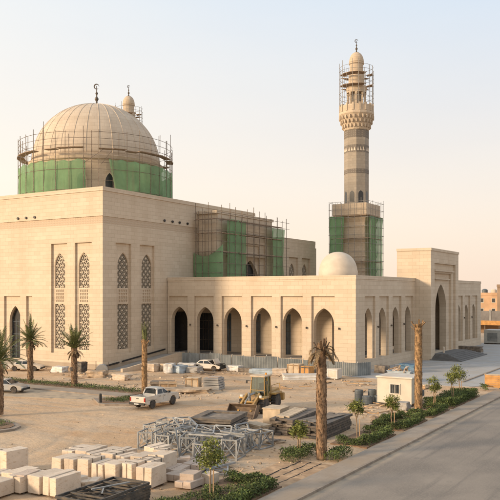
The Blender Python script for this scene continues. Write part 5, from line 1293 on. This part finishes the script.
hedge('ragged green ground cover along the path under the palms', [(-79, 61.2, -50.8, 61.2), (-79, 62.2, -51, 62.0)], 68, .38, .5, 130, name='ground_shrubs', mat='leaf')
hedge('grassy tuft planting on the wedge shaped traffic island', [(-49.9, 55.4, -47.0, 55.2), (-49.5, 57, -47.3, 56.8), (-48.5, 54.2, -48.0, 57.5)], 69, .3, .7, 240, name='ground_shrubs', mat='leaf')
hedge('low green planting on the rounded island by the leafy palm', [(-59, 40.0, -46.5, 39.8), (-58, 42.4, -47, 40.6), (-58, 37.0, -47, 38.8)], 70, .34, .8, 160, name='ground_shrubs', mat='leaf')

def sapling(loc, h, label, seed, cr=.55, leaves=900):
    rr = random.Random(seed); t = thing('sapling', label, 'sapling', loc, 0, 'young staked saplings along the footpath')
    m = MB(); pts = [Vector((0, 0, 0))]
    for k in range(5): pts.append(pts[-1]+Vector((rr.uniform(-.04, .04), rr.uniform(-.04, .04), h*.62/5)))
    for a, b in zip(pts[:-1], pts[1:]): m.tube(a, b, .045, 6, .038)
    top = pts[-1]; tips = []
    for k in range(8):
        a = k*.9+rr.random(); q = top+Vector((math.cos(a)*cr*.7, math.sin(a)*cr*.7, rr.uniform(.1, h*.36))); m.tube(top-Vector((0, 0, rr.uniform(0, .3))), q, .02, 5, .008); tips.append(q)
    tips.append(top+Vector((0, 0, h*.36))); m.build('trunk', 'twig', t)
    m = MB()
    for _ in range(leaves):
        q = rr.choice(tips); c = q+Vector((rr.gauss(0, .17), rr.gauss(0, .17), rr.gauss(0, .16)))*(cr/.55); leaf_quads(m, c, .17, rr, .1)
    m.build('crown', 'sapleaf', t, recalc=False)
    m = MB()
    m.bar((.16, .05, 0), (.16, .05, h*.55), .05)
    m.build('stake', 'wood', t)
sapling((-21.5, 31.6, .04), 2.75, 'nearest sapling, yellow green, rising from the lowest hedge bed', 1, .6, 1100)
sapling((-22.4, 42.9, .0), 2.15, 'sapling between the dark shrub clump and the thick bare palm', 2, .42)
sapling((-21.2, 49.8, .04), 2.6, 'sapling in the square hedge bed before the dark panels', 3, .45)
sapling((-20.6, 55.2, .04), 2.35, 'sapling in the hedge bed in front of the cabin', 4, .45)
sapling((-20.9, 66.4, .04), 2.75, 'sapling just past the slim bare palm', 5, .48)
sapling((-20.6, 71.2, .04), 2.85, 'sapling at the near end of the farthest hedge bed', 6, .52)
sapling((-21.3, 76.4, .04), 2.8, 'sapling at the far end of the farthest hedge bed', 7, .6, 1000)

def palm_trunk(parent, h, r0, r1, rr, mat='bark', scales=True, lean=(0, 0)):
    m = MB(); prof = []; n = int(h/.14)
    for k in range(n+1):
        f = k/n; r = r0+(r1-r0)*f; prof.append((r*(.97+rr.uniform(-.035, .035)), f*h))
    m.lathe(prof, 14)
    if scales:
        k = 0; z = .15
        while z < h-.1:
            f = z/h; r = r0+(r1-r0)*f
            for j in range(5):
                a = k*2.399+j*1.2566; ca, sa = math.cos(a), math.sin(a); w_ = r*.30; hh = .30*rr.uniform(.6, 1.4); a += rr.uniform(-.25, .25); ca, sa = math.cos(a), math.sin(a)
                p = [(r*.9*ca-sa*w_, r*.9*sa+ca*w_, z), (r*.9*ca+sa*w_, r*.9*sa-ca*w_, z), ((r+.035)*ca+sa*w_*.4, (r+.035)*sa-ca*w_*.4, z+hh), ((r+.035)*ca-sa*w_*.4, (r+.035)*sa+ca*w_*.4, z+hh), (r*.85*ca, r*.85*sa, z+hh*.8)]
                m.add(p, [(0, 1, 2, 3), (0, 3, 4), (1, 2, 4), (2, 3, 4)])
            z += .10; k += 1
    return m.build('trunk', mat, parent, recalc=True)
def frond(m, base, az, el, L, droop, rr, leaf=.55, width=.035):
    p = Vector(base); d_ = Vector((math.cos(az)*math.cos(el), math.sin(az)*math.cos(el), math.sin(el))); n = 12; side = Vector((-math.sin(az), math.cos(az), 0))
    for k in range(n):
        q = p+d_*(L/n); m.tube(p, q, .03*(1-k/n)+.008, 4)
        f = (k+.5)/n; ll = leaf*math.sin(math.pi*min(1, .18+f*.82))**.6
        if k > 1:
            for s in (-1, 1):
                for j in range(3):
                    b = p.lerp(q, j/3); tip = b+(side*s*.75+d_*.75+Vector((0, 0, rr.uniform(-.25, .3)))).normalized()*ll*rr.uniform(.8, 1.1); up = d_*width
                    i = len(m.v); m.v += [tuple(b-up), tuple(b+up), tuple(b.lerp(tip, .55)+up*.9), tuple(tip)]; m.f.append((i, i+1, i+2, i+3))
        p = q; d_ = (d_+Vector((0, 0, -droop/n))).normalized()
def palm(loc, h, label, seed, r=.3, nf=26, spread=.6, L=2.7, spear=0.0, group='leafy palms along the path'):
    rr = random.Random(seed); t = thing('palm_tree', label, 'palm', loc, rr.uniform(0, 6), group)
    palm_trunk(t, h, r*1.08, r*.92, rr)
    m = MB()
    for k in range(nf):
        f = k/nf; az = k*2.399; el = R(86)-R(78)*spread*f**.8+rr.uniform(-.08, .08)
        frond(m, (0, 0, h-.15), az, el, L*rr.uniform(.85, 1.1)*(1-.15*f), .55+1.1*f*spread, rr)
    if spear:
        for k in range(4): frond(m, (0, 0, h), k*1.6, R(87), spear*rr.uniform(.8, 1), .05, rr, .25)
    m.build('crown', 'frond', t, recalc=False)
    m = MB()
    for k in range(14): az = rr.uniform(0, 6.28); frond(m, (0, 0, h-.3), az, R(rr.uniform(-30, 20)), rr.uniform(.7, 1.5), 1.6, rr, .3)
    m.build('dead_fronds', 'dryfrond', t, recalc=False)
    m = MB(); m.box(-.42, -.2, -.3, .3, h*.42, h*.42+.4); m.build('support_block', 'oldwood', t)
    return t
palm((-60.4, 61.7, .0), 4.3, 'leafy palm with upright fan crown, nearest the hall corner', 1, .33, 30, .62, 2.9)
palm((-68.05, 62.3, .0), 4.9, 'leafy palm with a tall central spear, in front of the arched doorway', 2, .32, 28, .95, 2.6, 3.9)
palm((-51.65, 43.8, .1), 4.6, 'large leafy palm at the picture edge on the rounded island', 3, .36, 32, .85, 3.2)
def bare_palm(loc, h, label, seed, r, mat, stubs, sl, hang=0, tuft=0, bulge=1.0):
    rr = random.Random(seed); t = thing('bare_palm', label, 'palm', loc, 0, 'stripped palm trunks')
    palm_trunk(t, h, r*1.05, r*bulge, rr, mat)
    m = MB()
    for k in range(stubs):
        a = k*2.399; el = R(rr.uniform(45, 88)); b = Vector((r*.7*math.cos(a), r*.7*math.sin(a), h-rr.uniform(0, .7))); q = b+Vector((math.cos(a)*math.cos(el), math.sin(a)*math.cos(el), math.sin(el)))*sl*rr.uniform(.5, 1); m.bar(b, q, .13, .05)
    m.build('frond_stubs', mat, t, recalc=False)
    if hang or tuft:
        m = MB()
        for k in range(hang): a = rr.uniform(0, 6.28); frond(m, (r*.6*math.cos(a), r*.6*math.sin(a), h-rr.uniform(.0, .5)), a, R(rr.uniform(25, 70)), rr.uniform(.9, 1.6), 3.4, rr, .28, .03)
        for k in range(tuft): a = rr.uniform(0, 6.28); frond(m, (r*.3*math.cos(a), r*.3*math.sin(a), h-.3), a, R(rr.uniform(80, 89)), rr.uniform(1.4, 2.4), .05, rr, .22)
        m.build('crown', 'dryfrond' if hang else 'frond', t, recalc=False)
    return t
bare_palm((-20.75, 43.0, .0), 6.9, 'thick bare palm trunk with ragged dead top beside the dark panels', 4, .32, 'bark', 26, .9, hang=16, bulge=.95)
bare_palm((-21.2, 63.2, .0), 7.7, 'slim golden bare palm trunk beside the site cabin', 5, .31, 'goldbark', 14, .9, bulge=.98)
bare_palm((-50.1, 61.4, .0), 5.5, 'thin bare palm trunk with a tied tuft, behind the white pickup', 6, .27, 'goldbark', 10, .7, tuft=14, bulge=1.0)

# ------------------------------------------------------------------ rubble, stones, small scatter
rr = random.Random(11); m = MB()
def stone_bit(x, y_, s, z=-.03):
    bm = []; a0 = rr.uniform(0, 6.28)
    top = [(x+s*rr.uniform(.4, .8)*math.cos(a0+k*1.257), y_+s*rr.uniform(.4, .8)*math.sin(a0+k*1.257), z+s*rr.uniform(.5, .9)) for k in range(5)]
    bot = [(x+s*math.cos(a0+k*1.257), y_+s*math.sin(a0+k*1.257), z) for k in range(5)]
    m.add(bot+top, [(5, 6, 7, 8, 9)]+[(k, (k+1) % 5, 5+(k+1) % 5, 5+k) for k in range(5)])
zones = [(-30, 30.5, 3.5, 1.2, 120, .12), (-24.5, 38.0, 2.0, 1.6, 90, .11), (-23.8, 43.8, 1.2, 3.0, 110, .10), (-24, 57, 1.8, 2.5, 70, .12), (-26, 64, 2.5, 2.5, 110, .13), (-47, 64, 4, 2, 140, .14),
         (-50, 84, 9, 1.2, 150, .16), (-72, 73.5, 6, 1.5, 160, .2), (-62, 72, 5, 2, 90, .2), (-58, 64.5, 5, 1, 70, .18), (-40, 74, 9, 6, 120, .09), (-36, 45, 5, 8, 120, .07), (-31, 80, 5, 3, 90, .14), (-21.5, 40, .9, 2.6, 80, .08)]
for x, y_, sxx, syy, n, s in zones:
    for _ in range(int(n*.85)): stone_bit(rr.gauss(x, sxx), rr.gauss(y_, syy), s*.85*rr.uniform(.25, 1.0)**1.6*1.5)
o = m.build('rubble', 'rubble'); tag(o, 'pale stone rubble scattered over the sand', 'rubble', kind='stuff')
# pale rock lumps and pipe by the hall corner
wrapped((-64.9, 70.2, -.03), R(20), (1.1, .7, .42), 'pale rock heap on the sand below the hall corner', 'rubble', 'rubble_heap', seed=71, cat='heap', amp=.3)
wrapped((-60.4, 69.8, -.03), R(-10), (1.2, .6, .36), 'cream block heap on the sand past the hall corner', 'block', 'rubble_heap', seed=72, cat='heap', amp=.22)
wrapped((-73.5, 72.4, -.03), R(0), (1.0, .6, .38), 'white sheeted heap at the foot of the sunlit hall front', 'tarpw', seed=73)
wrapped((-70.6, 73.4, -.03), R(0), (.6, .6, .7), 'dark covered machine at the foot of the sunlit hall front', 'darksteel', seed=74)
pp = MB(); n = 20
pp.lathe([(.62, -.8), (.75, -.8), (.75, .8), (.62, .8)], 24, (0, 0, .72), axis='x'); o = pp.build('concrete_pipe', 'concrete'); o.location = (-65.6, 71.9, -.03); o.rotation_euler = (0, 0, R(-50)); tag(o, 'short concrete pipe section standing by the hall corner', 'pipe')
bl = MB(); bl.lathe([(.14, 0), (.14, .75), (.1, .85)], 10); o = bl.build('bollard', 'black'); o.location = (-48.9, 53.4, .13); tag(o, 'black bollard at the tip of the wedge shaped island', 'bollard')
# thin post markers near the hall
for i, (x, y_) in enumerate(((-66.6, 74.2), (-69.0, 74.5))):
    bl = MB(); bl.tube((0, 0, 0), (0, 0, 1.5), .05, 6); o = bl.build('marker_post', 'oldwood'); o.location = (x, y_, -.03); tag(o, ('thin marker post nearest the ramp start' if i == 0 else 'thin marker post in front of the hall corner plinth'), 'post')

# drip hoses in the unplanted bed
for i, (x, l) in enumerate(((-20.1, 'black drip hose on the bare bed, next to the footpath'), (-20.8, 'black drip hose on the bare bed, middle one of three'), (-21.5, 'black drip hose on the bare bed, next to the yard'))):
    m = MB(); p = None
    for k in range(15):
        q = (x+.12*noise.noise((x*3, k*.5, 2)), 35.8+k*.42, .015)
        if p: m.tube(p, q, .025, 5)
        p = q
    tag(m.build('drip_hose', 'black'), l, 'hose')
# low earth ridges between the hoses
m = MB(); nxr = 8; ny = 26
for j in range(ny+1):
    for i in range(nxr+1):
        u = i/nxr; v = j/ny; x = -22.6+3.3*u; y_ = 35.7+6.2*v
        ed = min(1, 6*min(u, 1-u, v, 1-v))
        m.v.append((x, y_, -.02+ed*(.05*abs(math.sin(u*math.pi*3))+.05*noise.noise((x*2, y_*2, 3)))))
for j in range(ny):
    for i in range(nxr): m.f.append((j*(nxr+1)+i, j*(nxr+1)+i+1, (j+1)*(nxr+1)+i+1, (j+1)*(nxr+1)+i))
o = m.build('earth_ridges', M['ridge'], smooth=True); o['kind'] = 'structure'

def pallet(loc, rz, label):
    t = thing('timber_pallet', label, 'pallet', loc, rz, 'loose timber pallets on the sand')
    for x in (-.5, 0, .5): m = MB(); m.box(x-.05, x+.05, -.6, .6, 0, .1); m.build('bearer', 'oldwood', t)
    for k in range(6): m = MB(); y_ = -.54+k*.215; m.box(-.6, .6, y_-.06, y_+.06, .102, .125); m.build('slat', 'wood', t)
pallet((-40.5, 68.5, -.02), R(25), 'loose pallet on open sand between the concrete stack and the loader')
pallet((-38.0, 79.6, -.02), R(-14), 'loose pallet on the sand beside the long white sheet')
pallet((-55.5, 76.5, -.02), R(40), 'loose pallet on open sand in front of the wrapped bundles')
pallet((-31.5, 74.5, -.02), R(8), 'loose pallet on the sand behind the slate drums')
pallet((-27.9, 45.3, -.02), R(-30), 'loose pallet between the tray stack and the dark planks')
planks('offcut boards strewn between the loader and the hoarding', (-38.6, 73.5, -.03), 7, 1.8, 1.4, 21)
planks('offcut boards strewn below the arcade corner, near the white container', (-34.6, 80.8, -.03), 8, 2.0, 1.3, 22)
planks('offcut boards strewn in front of the old white car', (-56.0, 79.4, -.03), 7, 1.8, 1.2, 23, 'oldwood')
planks('short boards strewn beyond the leafy palms under the hall', (-67.5, 69.0, -.03), 6, 2.0, 1.5, 24)
